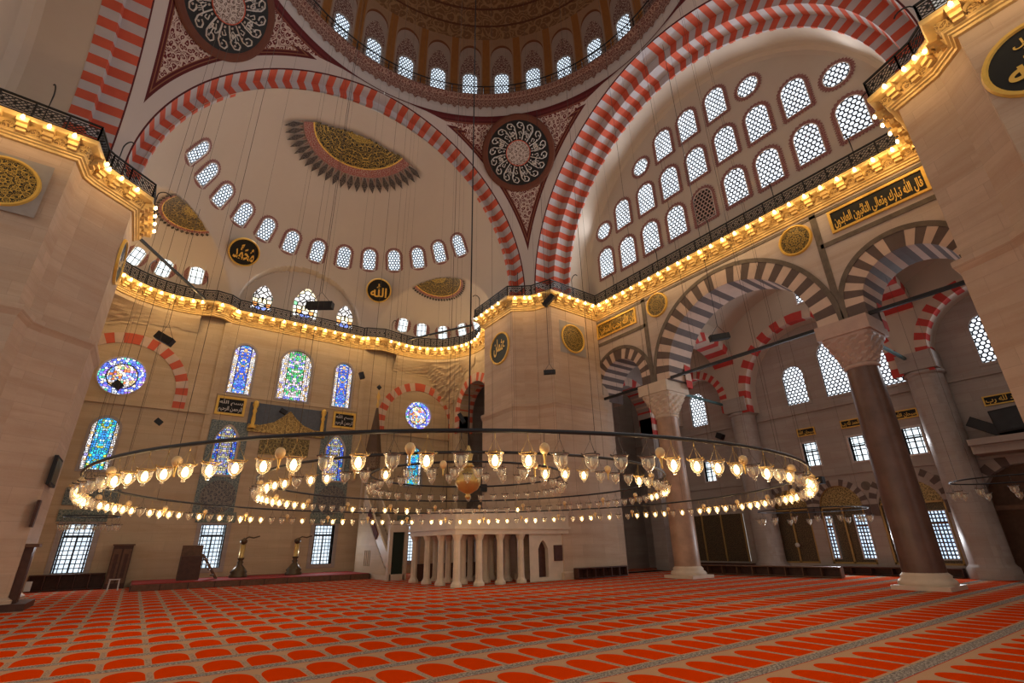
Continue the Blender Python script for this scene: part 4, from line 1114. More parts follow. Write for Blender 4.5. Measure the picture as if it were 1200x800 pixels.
# columns
def column(x, y, mat, label, r0=.74, r1=.66, cap=True):
    root = empty('stone_column', (x, y, 0), 0, label, 'column', 'columns of the right arcade')
    b = MB(); b.prism([(-.98,-.98),(.98,-.98),(.98,.98),(-.98,.98)], 0, .16); b.lathe([(.97,.16),(1.0,.24),(.95,.34),(.84,.42),(.86,.50),(.80,.56),(r0,.62)], 32); b.build('base', m_marb2, root)
    s = MB(); s.lathe([(r0,.6),(r0*1.0,2.5),(r0*.985,5),(r0*.95,7.5),(r1,9.35)], 40); s.build('shaft', mat, root)
    c = MB(); c.lathe([(r1,9.3),(r1+.07,9.34),(r1+.07,9.46),(r1+.02,9.5)], 32)
    P = []; n = 48; lv = 13
    for i in range(lv):
        t = i/(lv-1); z = 9.5+1.35*t; row = []
        for k in range(n+1):
            an = 2*PI*k/n; s = min(1, t*1.15)
            sq = 1/max(abs(cos(an)), abs(sin(an))); rr = (r1+.04)*(1-t)+1.06*t
            zig = .035*(1 if (k//2+i//2) % 2 else -1)*(0 < i < lv-2)
            r = rr*((1-s)+s*min(sq, 1.30))+zig+.03*(i % 2); row.append((r*cos(an), r*sin(an), z))
        P.append(row)
    c.grid([r_[::-1] for r_ in P][::-1] if False else P, 0, None, False)
    c.prism([(-1.14,-1.14),(1.14,-1.14),(1.14,1.14),(-1.14,1.14)], 10.85, 11.55, bot=True)
    c.build('capital', m_marb2 if mat is m_col1 else m_capr, root); return root
m_capr = plain('rosy_marble', (.50,.36,.30), .5, var=.14, sc=2)
column(18.3, 5.85, m_col1, 'pale pink granite column left of the big striped arch, behind the chandelier')
column(18.15, -5.62, m_col2, 'dark red porphyry column at the right, in front of the bright windows')
mb = MB()
for y0, y1, z in ((10.5,-11.0,11.66),): mb.bar((17.6, y0, z), (17.6, y1, z), .16, .16)
o = mb.build('tie_beam', m_iron); tag(o, 'long black iron tie beam crossing the right arcade just above the capitals', 'tie beam')
for y, lab in ((5.85,'left, pale'), (-5.62,'right, red')):
    mb = MB(); mb.bar((19.3, y, 11.35), (25.3, y, 11.2), .14, .14); o = mb.build('tie_beam', m_teal); tag(o, 'teal painted tie beam from the %s arcade column to the aisle wall' % lab, 'tie beam')
# panels and roundels on the arcade wall
m_gs3 = gold_script_mat('gold_panel_ground', 5, (.03,.02,.008), (.34,.21,.03), .11)
def plaque(fr, cu, cv, w, h, label, text=None, fw=.12, orn=None, frm=None, ink=None, rows=None):
    mb = MB(); o1 = rect_outline(cu-w/2, cv-h/2, cu+w/2, cv+h/2); o2 = rect_outline(cu-w/2-fw, cv-h/2-fw, cu+w/2+fw, cv+h/2+fw)
    ring_poly(mb, fr, o2, o1, .10)
    for i in range(4):
        j = (i+1) % 4; mb.poly([fr(*o2[j],.10), fr(*o2[i],.10), fr(*o2[i],0), fr(*o2[j],0)]); mb.poly([fr(*o1[i],.10), fr(*o1[j],.10), fr(*o1[j],.03), fr(*o1[i],.03)])
    root = mb.build('inscription_panel', frm or m_goldp); tag(root, label, 'inscription panel')
    fb = MB(); fb.poly([fr(*p, .04) for p in o1], 0, o1); fb.build('field', orn or m_black, root)
    if text:
        tb = MB(); n = len(text)
        for i, t in enumerate(text): put_text(tb, fr, t, cu, cv+h*(.5-(i+.5)/n), w*.96, h/n*.92, .06)
        tb.build('script', ink or m_goldp, root)
    return root
def pan(px, py): p = on('x', XA, px, py); return -p.y, p.z
plaque(fa, -8.05, 16.55, 3.55, .95, 'gold lettered panel on the marble wall beside the far pier', ['ان الله يحب المتقين'], .12, m_gs3)
plaque(fa, 8.55, 16.52, 3.8, 1.0, 'long gold lettered panel under the cornice beside the right pier', ['قال الله تبارك وتعالى التائبون العابدون'], .12, m_black)
roundel(fa, -4.33, 16.55, .72, 'gold patterned roundel left of the top of the big striped arch', None, m_gs2, rw=.14)
roundel(fa, 4.8, 16.5, .72, 'gold patterned roundel right of the top of the big striped arch', None, m_gs2, rw=.14)
# pier roundels
fpx = FX(10.97); p = on('x', 10.97, 586, 408); roundel(fpx, -p.y, p.z, 1.12, 'dark green roundel with gold script on the left face of the far pier', [('عثمان',0,.1,1.3,1.2)], plain('dark_green_field', (.035,.04,.028), .6, var=0), rw=.16, plate=False)
fpy = FY(10.42); p = on('y', 10.42, 671, 397); roundel(fpy, p.x, p.z, .98, 'plain gold ornament roundel on a slab on the right face of the far pier', None, m_gs2, rw=.15, plate=True)
flp = FY(10.68); p = on('y', 10.68, 3, 212); roundel(flp, p.x, p.z, 1.0, 'gold ornament roundel on a grey slab near the top of the left pier', None, m_gs, rw=.16, plate=True)
fls = Fr((-11.84,0,0), (0,1,0), (0,0,1), (1,0,0)); roundel(fls, 14.9, 15.5, 1.05, 'dark roundel seen edge-on on the side of the left pier', [('علي',0,0,1.3,1.2)], None, rw=.16)
frp = FX(11.34); p = on('x', 11.34, 1217, 64); roundel(frp, -p.y, p.z, 1.12, 'black roundel with gold script at the top right on the right pier', [('الله',-.1,-.1,1.2,1.0), ('جل',-.1,.6,.5,.3)], None, rw=.2)

# ------------------------------------------------------------------ floor
mb = MB(); mb.poly([(-24,-22,0),(29,-22,0),(29,26.5,0),(-24,26.5,0)]); o = mb.build('floor', m_carpet); tag(o, 'orange prayer carpet woven with rows of arched niches', 'carpet', None, 'structure')

# ------------------------------------------------------------------ right aisle
XBk = 26.3; fb_ = FX(XBk)
upper = [(818,480,1.35,2.6,'left bay, between the pale column and the striped pilaster arch'), (931,451,1.4,2.6,'left of the tall aisle window'), (980,428,1.95,3.7,'tallest of the aisle, left of the red column'), (1045,424,1.4,2.6,'just right of the red column'), (1160,394,1.35,2.6,'beside the right pier')]
small = [(832,552),(951,532),(1007,525),(1071,516)]
holes = []; up = []
for px, py, w, h, lab in upper:
    p = on('x', XBk, px, py); up.append((-p.y, p.z-h/2, w, h, lab)); holes.append(arch_outline(-p.y, p.z-h/2, w, h, 12))
sm_ = []
for px, py in small:
    p = on('x', XBk, px, py); sm_.append((-p.y, p.z)); holes.append(rect_outline(-p.y-.45, p.z-.72, -p.y+.45, p.z+.72))
LA = [(3.3,1.2),(.2,1.2),(-3.35,1.55)]
for y, r in LA: holes.append(arch_outline(-y, .55, 2*r, 4.4, 16))
holes.append(rect_outline(-10.6, .6, -6.6, 3.7))
holes.append(arch_outline(8.3, 0, 3.6, 5.2, 16))
mb = MB(); wall_holes(mb, fb_, rect_outline(-25.4, 0, 20, 18.4), holes, 0, .4)
o = mb.build('wall_aisle', m_grey); tag(o, 'grey stone aisle wall with lattice windows behind the right arcade', 'wall', None, 'structure')
for u, v, w, h, lab in up: window(fb_, u, v, w, h, m_hexa, border=.0, frame=.16, depth=.12, label='arched honeycomb window in the aisle wall, '+lab)
for i, (u, v) in enumerate(sm_):
    window(fb_, u, v-.72, .9, 1.44, m_small, 'rect', border=0, frame=.10, depth=.2, label='small square-headed bright window low in the aisle wall, %s from the left' % ordinal(i+1), bars=[((0,0),(0,.9),.07),((-.45,.9),(.45,.9),.09),((-.42,0),(-.42,1.44),.08)])
for i, (px, py) in enumerate([(945,506),(997,496),(1062,485),(1180,466)]):
    p = on('x', XBk, px, py); w = 1.0 if i < 3 else 1.7
    plaque(fb_, -p.y, p.z, w, .38, 'small gold lettered plaque on the aisle wall, %s from the left' % ordinal(i+1), ['الحمد لله رب' if i % 2 else 'سبحان الله'], .06, m_black)
# springing ledge
mb = MB(); mb.box((XBk-.06, 2, 9.75), (.2, 46, .16)); mb.box((XBk-.05, 2, 5.6), (.12, 46, .10)); o = mb.build('trim_aisle_ledge', m_grey); tag(o, kind='structure')
# striped rings around the three low arches, bronze lunettes and screens
m_lun = arabesque('bronze_lunette_lattice', (.10,.07,.035), (.42,.30,.13), 6, .4, .5, .14)
m_screen = arabesque('bronze_screen', (.06,.045,.032), (.17,.12,.065), 9, .45, .4, .12)
m_bronzef = plain('dull_gilt', (.42,.27,.10), .45, .3, .4)
names = ['left', 'middle', 'right']
for (y, r), nm in zip(LA, names):
    mb = MB(); arch_band(mb, lambda u, z, d, y=y: (XBk-.04+d, y+u, z), [(.04,0),(0,0),(0,.38),(.3,.38)], r+.38, 0, 3.75, 3.1, 9, (1,0)); o = mb.build('striped_arch', [m_grey, m_brown]); tag(o, 'low arch with toothed brown and grey stones over the %s of three bronze lunettes in the aisle' % nm, 'arch', None, 'structure')
    root = empty('bronze_screen', (XBk+.15, y, .55), 0, 'gold framed bronze screen with lattice lunette in the %s low aisle arch' % nm, 'screen')
    inv = Vector(root.location); fr = FX(XBk+.15)
    L = MB(); pts = [(-y+(r)*cos(PI*k/16), 3.75+r*sin(PI*k/16)) for k in range(17)]; L.poly([fr(*p) for p in pts], 0, [(a, b) for a, b in pts])
    S = MB(); G = MB()
    yc = -y
    S.poly([fr(yc-r,.55), fr(yc+r,.55), fr(yc+r,3.75), fr(yc-r,3.75)], 0, [(yc-r,.55),(yc+r,.55),(yc+r,3.75),(yc-r,3.75)])
    for x in (yc-r+.05, yc, yc+r-.05): G.bar(fr(x,.55,.06), fr(x,3.75,.06), .10)
    for z in (.6, 3.7): G.bar(fr(yc-r,z,.06), fr(yc+r,z,.06), .10)
    for p, q_ in zip(pts[:-1], pts[1:]): G.bar(fr(p[0],p[1],.05), fr(q_[0],q_[1],.05), .08)
    for m_, nme, mat in ((L,'lunette',m_lun),(S,'screen_panel',m_screen),(G,'gilt_frame',m_bronzef)):
        m_.v = [tuple(Vector(p)-inv) for p in m_.v]; m_.build(nme, mat, root)
for k, (px0, py0, px1, py1, lab) in enumerate([(967,609,984,652,'narrow blue lit window beside the middle bronze screen'),(1004,605,1030,652,'tilted blue lit window left of the red column'),(1086,600,1122,655,'bright latticed window right of the red column at floor level')]):
    a = on('x', XBk+.05, px0, py0); b = on('x', XBk+.05, px1, py1); w = (.36,.62,.95)[k]; cy = (1.05,-.72,-4.3)[k]
    window(FX(XBk+.02), -cy, .85, w, 2.35, m_casem2, 'rect', border=0, frame=.05, proud=.10, label=lab, bars=[((-w/2,1.75),(w/2,1.75),.08), ((0,0),(0,1.75),.06)])
# dark screens in the left aisle bay
root = empty('bronze_screen', (XBk-.05, 8.6, .6), 0, 'wide dark screen with gold posts behind the pale column', 'screen'); inv = Vector(root.location); fr = FX(XBk-.05); S = MB(); G = MB()
S.poly([fr(-10.6,.6), fr(-6.6,.6), fr(-6.6,3.7), fr(-10.6,3.7)], 0, [(0,0),(4,0),(4,3.1),(0,3.1)])
for x in (-9.9, -8.3, -6.65):
    G = MB(); G.bar(fr(x,.6,.06), fr(x,3.7,.06), .09); G.v = [tuple(Vector(p)-inv) for p in G.v]; G.build('gilt_post', m_bronzef, root)
for m_, nme, mat in ((S,'screen_panel',m_screen),):
    m_.v = [tuple(Vector(p)-inv) for p in m_.v]; m_.build(nme, mat, root)
# round porphyry discs between the low arches
for px, py, lab in ((915,575,'left'), (960,568+8,'middle'), (1015,569,'right'), (1097,562,'far right')):
    p = on('x', XBk, px, py)
    if lab in ('middle',): continue
    mb = MB(); disc(mb, fb_, -p.y, p.z, 0, .26, .03, 0, 24); o = mb.build('stone_disc', m_band); tag(o, 'dark round stone disc inlaid above the low aisle arches, the %s one' % lab, 'stone disc')
# deep doorway at the right edge
mb = MB(); arch_band(mb, lambda u, z, d: (XBk-.04+d, -8.3+u, z), [(.04,0),(0,0),(0,.5),(.6,.5)], 2.3, 0, 3.4, 2.6, 8, (1,0)); o = mb.build('striped_arch', [m_grey, m_brown]); tag(o, 'arch with toothed dark stones over the deep doorway at the right edge', 'arch', None, 'structure')
mb = MB(); mb.poly([(XBk+1.6,-12,0),(XBk+1.6,-5,0),(XBk+1.6,-5,6),(XBk+1.6,-12,6)]); mb.poly([(XBk,-6.5,0),(XBk+1.6,-6.5,0),(XBk+1.6,-6.5,6),(XBk,-6.5,6)]); mb.box((XBk+.2, -8.3, 3.2), (.3, 3.6, .22)); o = mb.build('wall_doorway', m_wood2); tag(o, kind='structure')
# pilasters of the aisle wall
for y, lab in ((4.95,'left of the tall aisle window'), (-6.0,'right of the red column')):
    mb = MB(); c = (25.9, y, 0); mb.lathe([(1.0,0),(1.0,.5),(.9,.6),(.85,.7),(.82,10.2)], 28, c); mb.lathe([(.82,10.2),(.95,10.25),(.95,10.4),(.86,10.45)], 28, c)
    mb.box((25.8, y, 10.95), (1.7, 1.7, 1.0)); o = mb.build('stone_pilaster', m_grey); tag(o, 'rounded grey stone pilaster on the aisle wall, '+lab, 'pilaster', None, 'structure')
# transverse and wall arches, vaults
for y, lab in ((5.2,'behind the pale column'), (-6.0,'behind the red column')):
    mb = MB(); arch_band(mb, lambda u, z, d, y=y: (22.6+u, y-.75+d, z), [(-.02,0),(-.02,.62),(1.52,.62),(1.52,0)], 3.65, 0, 12.2, 11.2, 10, (0,1)); o = mb.build('striped_arch', [m_red2, m_pink]); tag(o, 'red and cream striped arch crossing the aisle '+lab, 'arch', None, 'structure')
    mb = MB(); fr = Fr((0,y-.6,0), (1,0,0), (0,0,1), (0,-1,0)); ol2 = [(18.9,11.2)]+[(22.6-3.6*cos(PI*k/20), 12.2+3.6*sin(PI*k/20)) for k in range(21)]+[(26.4,11.2),(26.4,18.4),(18.9,18.4)]
    wall_holes(mb, fr, ol2, []); wall_holes(mb, Fr((0,y+.6,0), (1,0,0), (0,0,1), (0,1,0)), ol2, []); o = mb.build('wall_aisle_cross', m_plaster2); tag(o, kind='structure')
for yc, r, zs, half, lab in ((-.4, 4.35, 11.3, (5.2,-6.0), 'over the tall aisle window'), (-9.7, 3.0, 11.3, (-6.0,-13.4), 'beside the right pier'), (8.2, 2.2, 11.6, (11.4,5.2), 'left of the pale column')):
    mb = MB(); arch_band(mb, lambda u, z, d, yc=yc: (25.1+d, yc+u, z), [(-.02,0),(-.02,.55),(.6,.55)], r+.55, 0, zs, zs-1.0, 13, (0,1)); arch_band(mb, lambda u, z, d, yc=yc: (25.1+d, yc+u, z), [(.6,.55),(1.25,.62)], r+.55, 0, zs, zs-1.0, 13, (2,2))
    o = mb.build('striped_arch', [m_red2, m_pink, m_plaster]); tag(o, 'red and cream striped wall arch of the aisle '+lab, 'arch', None, 'structure')
    mb = MB(); fr = FX(25.12); ol3 = [(-half[0],zs-1.0)]+[(-yc-(r+.5)*cos(PI*k/24), zs+(r+.5)*sin(PI*k/24)) for k in range(25)]+[(-half[1],zs-1.0),(-half[1],18.4),(-half[0],18.4)]
    wall_holes(mb, fr, ol3, []); o = mb.build('wall_aisle_spandrel', m_plaster2); tag(o, kind='structure')
p = on('x', 25.1, 941, 338); window(FX(25.1), -p.y, p.z-.9, 1.1, 1.9, m_hexa, border=0, frame=.10, proud=.05, label='small tilted lattice window high in the aisle vault, seen through the big striped arch')
def sail(c, r, x0, x1, y0, y1, label, n=26):
    mb = MB(); P = [[(x0+(x1-x0)*i/n, y0+(y1-y0)*j/n, c[2]+sqrt(max(.01, r*r-(x0+(x1-x0)*i/n-c[0])**2-(y0+(y1-y0)*j/n-c[1])**2))) for j in range(n+1)] for i in range(n+1)]
    mb.grid(P); o = mb.build('ceiling_aisle_vault', m_plaster2); tag(o, label, 'vault', None, 'structure')
sail((22.4,-.35,11.3), 7.4, 18.9, 25.3, -6.0, 5.3, 'brownish plaster vault of the aisle seen through the big striped arch')
sail((22.4,-9.6,11.0), 6.0, 18.9, 25.3, -14, -6.0, 'brownish plaster vault of the aisle seen through the right small arch')
sail((22.4,8.3,11.0), 5.6, 18.9, 25.3, 5.2, 11.5, 'shadowed plaster vault seen through the left small arch')
mb = MB(); wall_holes(mb, FY(11.6), rect_outline(17.8,0,26.4,18), [arch_outline(21.6, 0, 4.6, 13.6, 16)], 0, 1.2); mb.poly([(17,15.5,0),(26.4,15.5,0),(26.4,15.5,18),(17,15.5,18)]); o = mb.build('wall_aisle_end', m_grey); tag(o, kind='structure')
mb = MB(); arch_band(mb, lambda u, z, d: (21.6+u, 11.55+d, z), [(.04,0),(0,0),(0,.7),(1.3,.7)], 3.0, 0, 11.3, 9.8, 9, (0,1)); o = mb.build('striped_arch', [m_red2, m_pink]); tag(o, 'red and cream striped arch in shadow behind the left small arch of the arcade', 'arch', None, 'structure')
mb = MB(); mb.poly([(17.6,-20,0),(26.4,-20,0),(26.4,-20,18),(17.6,-20,18)]); o = mb.build('wall_aisle_end', m_grey); tag(o, kind='structure')
# benches along the aisle wall, shoe rack
def bench(name, a, b, h, d, ncell, label, cat, mat=None, openface=True):
    A = Vector((*a, 0)); B = Vector((*b, 0)); L = (B-A).length; rz = math.atan2(B.y-A.y, B.x-A.x); root = empty(name, ((A+B)/2), rz, label, cat)
    t = MB(); t.box((0,0,h-.03), (L, d, .06)); t.build('top_board', mat or m_wood2, root)
    t = MB(); t.box((0, d*.45, h/2), (L, .04, h-.06)); t.build('back_board', mat or m_wood, root)
    t = MB(); t.box((0, 0, .05), (L, d, .05)); t.build('bottom_board', mat or m_wood2, root)
    for i in range(ncell+1):
        t = MB(); t.box((-L/2+L*i/ncell*(1-.04/L)+.02, 0, h/2), (.05, d*.96, h-.08)); t.build('divider', mat or m_wood2, root)
    return root
bench('shoe_rack', (21.7,7.8), (22.6,-.6), .55, .5, 9, 'long low wooden shoe rack with open cells on the carpet right of the pale column', 'shoe rack')
bench('low_bench', (25.7,2.2), (25.7,-4.9), .45, .5, 7, 'dark low wooden bench under the bronze screens behind the red column', 'bench', m_wood)
bench('low_bench', (25.7,10.6), (25.7,6.0), .5, .45, 4, 'dark low wooden bench under the dark screen left of the shoe rack', 'bench', m_wood)
bench('low_bench', (13.2,9.85), (17.4,9.9), .6, .4, 6, 'dark panelled bench against the foot of the far pier', 'bench', m_wood)
bench('low_bench', (-12.6,25.65), (-9.3,25.65), .85, .5, 5, 'dark panelled bench under the floor window beside the left pier', 'bench', m_wood)

# ------------------------------------------------------------------ raised prayer platform in front of the niche
root = empty('raised_platform', (-1.5,21.2,0), 0, 'low stepped platform with red carpet in front of the far wall', 'platform')
t = MB(); t.box((0,2.37,.16), (13.0,4.72,.32)); t.build('wooden_step', m_wood2, root)
t = MB(); t.box((0,2.38,.335), (12.9,4.66,.03)); t.build('red_carpet', m_redfelt, root)
t = MB()
for i in range(11): t.box((-6.5+13.0*i/10*.996+.03, -.01, .16), (.05,.03,.32))
t.build('panel_strip', m_wood, root)
# ------------------------------------------------------------------ columned platform (octagonal columns, parapet)
root = empty('columned_platform', (5.4,10.3,0), 0, 'cream marble platform on octagonal columns in front of the far pier', 'platform')
X0, X1, Y1 = 0, 7.5, 5.3
def octcol(x, y, name='column'):
    t = MB(); t.lathe([(.30,0),(.30,.12),(.22,.22),(.19,.3),(.175,2.2),(.20,2.26),(.27,2.42),(.30,2.5)], 8, (x,y,0), smooth=False); t.build(name, m_marb2, root)
for x in (0, 1.35, 2.7, 4.1): octcol(x+.1, .1)
for y in (1.85, 3.5, 5.2): octcol(.1, y)
for x in (1.5, 3.0, 4.5):
    for y in (1.9, 3.6, 5.2): octcol(x, y)
t = MB(); t.box((X1/2,Y1/2,2.62), (X1+.3,Y1+.3,.26)); t.box((X1/2,Y1/2,2.82), (X1+.5,Y1+.5,.14)); t.build('floor_slab', m_marb2, root)
t = MB(); t.box((X1/2,-.12,3.28), (X1+.3,.14,.8)); t.box((-.12,Y1/2,3.28), (.14,Y1+.3,.8)); t.box((X1/2,Y1+.1,3.28), (X1+.3,.14,.8)); t.box((X1/2,-.12,3.71), (X1+.4,.22,.08)); t.box((-.12,Y1/2,3.71), (.22,Y1+.4,.08)); t.build('parapet', m_marb2, root)
t = MB(); wall_holes(t, FY(0), rect_outline(4.75, 0, 7.5, 2.5), [arch_outline(5.75, .2, .72, 1.95, 10, .3)], 0, .3)
t.build('front_wall', m_marb2, root)
t = MB(); t.poly([(5.3,.28,.1),(6.2,.28,.1),(6.2,.28,2.3),(5.3,.28,2.3)]); t.build('door', m_wood, root)
t = MB(); t.box((6.85,-.03,1.45), (.62,.06,.85)); t.build('notice_board', m_wood, root)
t = MB(); t.box((X1/2, Y1-.05, .5), (X1, .1, .95)); t.build('back_panelling', m_wood, root)
# ------------------------------------------------------------------ pulpit (minbar)
root = empty('stone_pulpit', (5.6,21.5,0), 0, 'tall stone pulpit with stairs, portal and dark conical spire left of the columned platform', 'pulpit')
t = MB(); n = 14
t.prism([(-.5,-3.3),(.5,-3.3),(.5,3.4),(-.5,3.4)], 0, .35)
for i in range(n): t.box((0, -2.9+.34*i, .35+.26*(i+.5)/1), (.9, .36, .30+.0*i))
t.build('stairs', m_marb2, root)
for s in (-1, 1):
    t = MB(); x = s*.52
    fr = Fr((x,0,0), (0,1,0), (0,0,1), (s,0,0))
    wall_holes(t, fr, [(-3.0,.3),(3.2,.3),(3.2,4.6),(2.2,4.6)], [rect_outline(1.1+.33*k-.9, .75, 1.28+.33*k-.9, 1.75) for k in range(4)]+[], 0, .06)
    t.build('side_panel', m_stone, root)
    t = MB(); t.bar((x,-3.0,1.0), (x,2.2,5.3), .12, .75); t.build('stair_rail', m_marb2, root)
t = MB()
for s in (-1, 1): t.box((s*.52,-3.15,1.6), (.22,.3,3.2))
t.box((0,-3.15,3.05), (1.3,.34,.45)); t.box((0,-3.15,3.4), (1.45,.42,.2)); t.build('portal', m_marb2, root)
t = MB(); t.box((0,-3.1,1.5), (.84,.08,2.8)); t.build('portal_curtain', plain('dark_green_cloth', (.02,.03,.02), .8), root)
t = MB(); fr = Fr((-.50,0,0), (0,1,0), (0,0,1), (-1,0,0)); t.bar((-.62,-1.0,2.6), (-.62,.9,4.3), .05, .5); t.build('red_banner', plain('dark_red_cloth', (.10,.02,.015), .8), root)
t = MB()
for a, b in ((-.5,2.3),(.5,2.3),(-.5,3.3),(.5,3.3)): t.bar((a,b,4.3), (a,b,7.6), .12)
t.box((0,2.8,4.4), (1.2,1.2,.2)); t.build('canopy_post', m_marb2, root)
t = MB(); t.lathe([(.62,7.5),(.66,7.6),(.62,7.7),(.62,8.6),(.72,8.7),(.70,8.8)], 8, (0,2.8,0), smooth=False); t.build('canopy_drum', arabesque('carved_drum', (.13,.09,.06), (.32,.23,.15), 5), root)
t = MB(); t.lathe([(.68,8.8),(.60,9.2),(.10,12.4),(0,12.5)], 8, (0,2.8,0), smooth=False); t.build('spire', plain('lead_spire', (.12,.075,.05), .5, .2), root)
t = MB(); t.lathe([(.03,12.4),(.12,12.7),(.05,12.95),(.16,13.4),(.03,13.8),(0,14.1)], 10, (0,2.8,0)); t.build('finial', m_gold, root)
t = MB(); t.lathe([(0,-.25),(.22,0),(0,.25)], 8, (0,2.8,14.2)); t.build('finial_crescent', m_iron, root)
# ------------------------------------------------------------------ prayer niche surround, tiles and panels on the qibla wall
m_tile = arabesque('tile_panel', (.09,.13,.14), (.26,.29,.26), 5, .35, 0, .13)
m_tiled = arabesque('tile_disc', (.07,.075,.09), (.24,.22,.19), 4, .35, 0, .15)
for cx, lab in ((-4.5,'left of'), (2.95,'right of')):
    mb = MB(); wall_holes(mb, fq, rect_outline(cx-1.2, 3.9, cx+1.2, 10.35), [arch_outline(cx, 6.55, 1.6, 3.6, 12, .25)]); 
    mb.v = [(p[0], p[1]-.05, p[2]) for p in mb.v]; o = mb.build('tile_revetment', m_tile); tag(o, 'blue grey tile panel framing the pale pointed window %s the prayer niche' % lab, 'tile panel')
    mb = MB(); disc(mb, fq, cx+.1, 5.25, 0, 1.05, .09, 0, 40); o = mb.build('tile_roundel', m_tiled); tag(o, 'dark inscribed tile disc under the pale window %s the prayer niche' % lab, 'tile roundel')
m_frame = m_goldp
plaque(fq, -4.72, 11.4, 1.55, 1.0, 'square gold framed black panel with white script, left of the pediment of the prayer niche', ['بسم الله','الرحمن الرحيم'], .16, m_black, m_frame, m_ivory)
plaque(fq, 3.35, 11.35, 1.45, .98, 'square gold framed black panel with white script, right of the pediment of the prayer niche', ['بسم الله','الرحمن الرحيم'], .16, m_black, m_frame, m_ivory)
root = empty('niche_pediment', fq(-.75,9.8,.06), 0, 'gilded crested pediment of the prayer niche with two turned posts on dark blue tile', 'niche crown')
t = MB(); t.box((0,-.03,1.15), (5.6,.06,1.9)); t.build('tile_field', plain('slate_tile', (.10,.115,.14), .4, var=.2, sc=6), root)
t = MB(); c = [(-2.7,0),(2.7,0),(2.7,.45),(1.9,.42),(1.0,.75),(.35,1.3),(0,1.7),(-.35,1.3),(-1.0,.75),(-1.9,.42),(-2.7,.45)]
fr = Fr((0,-.09,0), (1,0,0), (0,0,1), (0,-1,0)); wall_holes(t, fr, c, []); 
for a, b in zip(c, c[1:]+c[:1]): t.bar(fr(*a), fr(*b), .10)
t.build('gilt_crest', arabesque('crest_pattern', (.30,.19,.06), (.62,.42,.14), 3.2, .45, .3), root)
for s in (-1, 1):
    t = MB(); t.lathe([(.22,0),(.26,.15),(.12,.3),(.15,.6),(.10,1.1),(.16,1.3),(.10,1.45),(.20,1.75),(.16,2.0),(0,2.1)], 14, (s*2.45,-.18,.15)); t.build('turned_post', m_goldp, root)
mb = MB(); qbox(mb, -.75, 8.9, 3.4, 1.3, 0, .05); o = mb.build('inscription_panel', arabesque('kufic_panel', (.13,.10,.05), (.40,.31,.12), 3.5)); tag(o, 'olive gold inscribed panel above the prayer niche, half hidden by the lamps', 'inscription panel')
for px, py, lab, z in ((87,582,'left rose side',0),):
    mb = MB(); qbox(mb, -10.9, 5.0, 2.6, .95, 0, .06); o = mb.build('tile_revetment', m_tile); tag(o, 'blue green tile lintel above the floor window beside the left pier', 'tile panel')
mb = MB(); qbox(mb, -.75, 3.2, 2.9, 5.6, 0, .10); o = mb.build('prayer_niche', m_stone); tag(o, 'plain carved stone prayer niche slab in the middle of the far wall', 'prayer niche')
# ------------------------------------------------------------------ furniture
def cabinet(x, y, w, d, h, label, cat, name, z=0):
    root = empty(name, (x, y, z), 0, label, cat)
    t = MB(); t.box((0,0,h/2), (w,d,h)); t.build('body', m_wood, root)
    t = MB(); t.box((0,0,h+.04), (w+.12,d+.12,.08)); t.build('cornice', m_wood2, root)
    for s in (-1, 1):
        t = MB(); t.box((s*w/4,-d/2-.02,h*.52), (w/2-.08,.04,h*.8)); dr = t.build('door', m_wood2, root)
        t = MB(); t.box((s*w/4,-d/2-.045,h*.52), (w/2-.3,.02,h*.55)); t.build('door_panel', m_wood, dr)
    return root
cabinet(-8.75, 25.4, .95, .7, 2.3, 'tall dark wooden cabinet at the left end of the raised platform', 'cabinet', 'wooden_cabinet')
def kursi(x, y, z, label):
    root = empty('lectern_chair', (x,y,z), 0, label, 'lectern chair')
    t = MB(); t.box((0,0,.65), (1.1,.9,1.3)); t.build('base', m_wood, root)
    t = MB(); t.box((0,.4,1.6), (1.1,.1,.6)); t.build('backrest', m_wood2, root)
    t = MB()
    for i in range(4): t.box((.75+.2*i*.9, 0, 1.1-.3*i), (.22,.8,.06))
    t.bar((.55,-.4,1.4), (1.5,-.4,0), .08); t.bar((.55,.4,1.4), (1.5,.4,0), .08); t.build('steps', m_wood2, root)
    return root
kursi(-5.3, 23.6, .353, 'dark wooden lectern chair with steps in front of the second floor window')
def candlestick(x, y, z, label):
    root = empty('giant_candlestick', (x,y,z), 0, label, 'candlestick')
    t = MB(); t.lathe([(.52,0),(.55,.1),(.45,.2),(.5,.3),(.3,.55),(.14,.75),(.2,.85),(.12,.95),(.2,1.05),(.2,1.12)], 20); t.build('foot', m_brassd, root)
    t = MB(); t.lathe([(.15,1.1),(.15,1.9),(.0,1.9)], 16); t.build('candle', m_brass, root)
    t = MB(); t.lathe([(.06,1.9),(.2,2.0),(.22,2.15),(.02,2.3)], 12); t.tube([(0,0,2.2),(.25,0,2.35),(.55,0,2.3),(.9,0,2.4)], .05, 6); t.build('holder', m_brassd, root)
    return root
m_brassd = plain('dark_brass', (.11,.075,.04), .4, .5, .5)
candlestick(-2.55, 24.0, .353, 'giant bronze candlestick left of the prayer niche, nearer the lectern chair')
candlestick(.75, 24.0, .353, 'giant bronze candlestick right of the prayer niche, nearer the pulpit')
root = empty('small_stool', (-8.75,23.4,0), 0, 'small white metal stool in front of the tall dark cabinet', 'stool')
t = MB(); t.box((0,0,.55), (.5,.3,.04)); t.build('seat', m_ivory, root)
for i, (a, b) in enumerate(((-.23,-.12),(.23,-.12),(.23,.12),(-.23,.12))):
    t = MB(); t.bar((a,b,.0), (a*.9,b*.9,.54), .045); t.build('leg', m_ivory, root)
root = empty('reading_stand', (-11.45,14.0,0), R_(0), 'dark wooden stand against the foot of the left pier', 'stand')
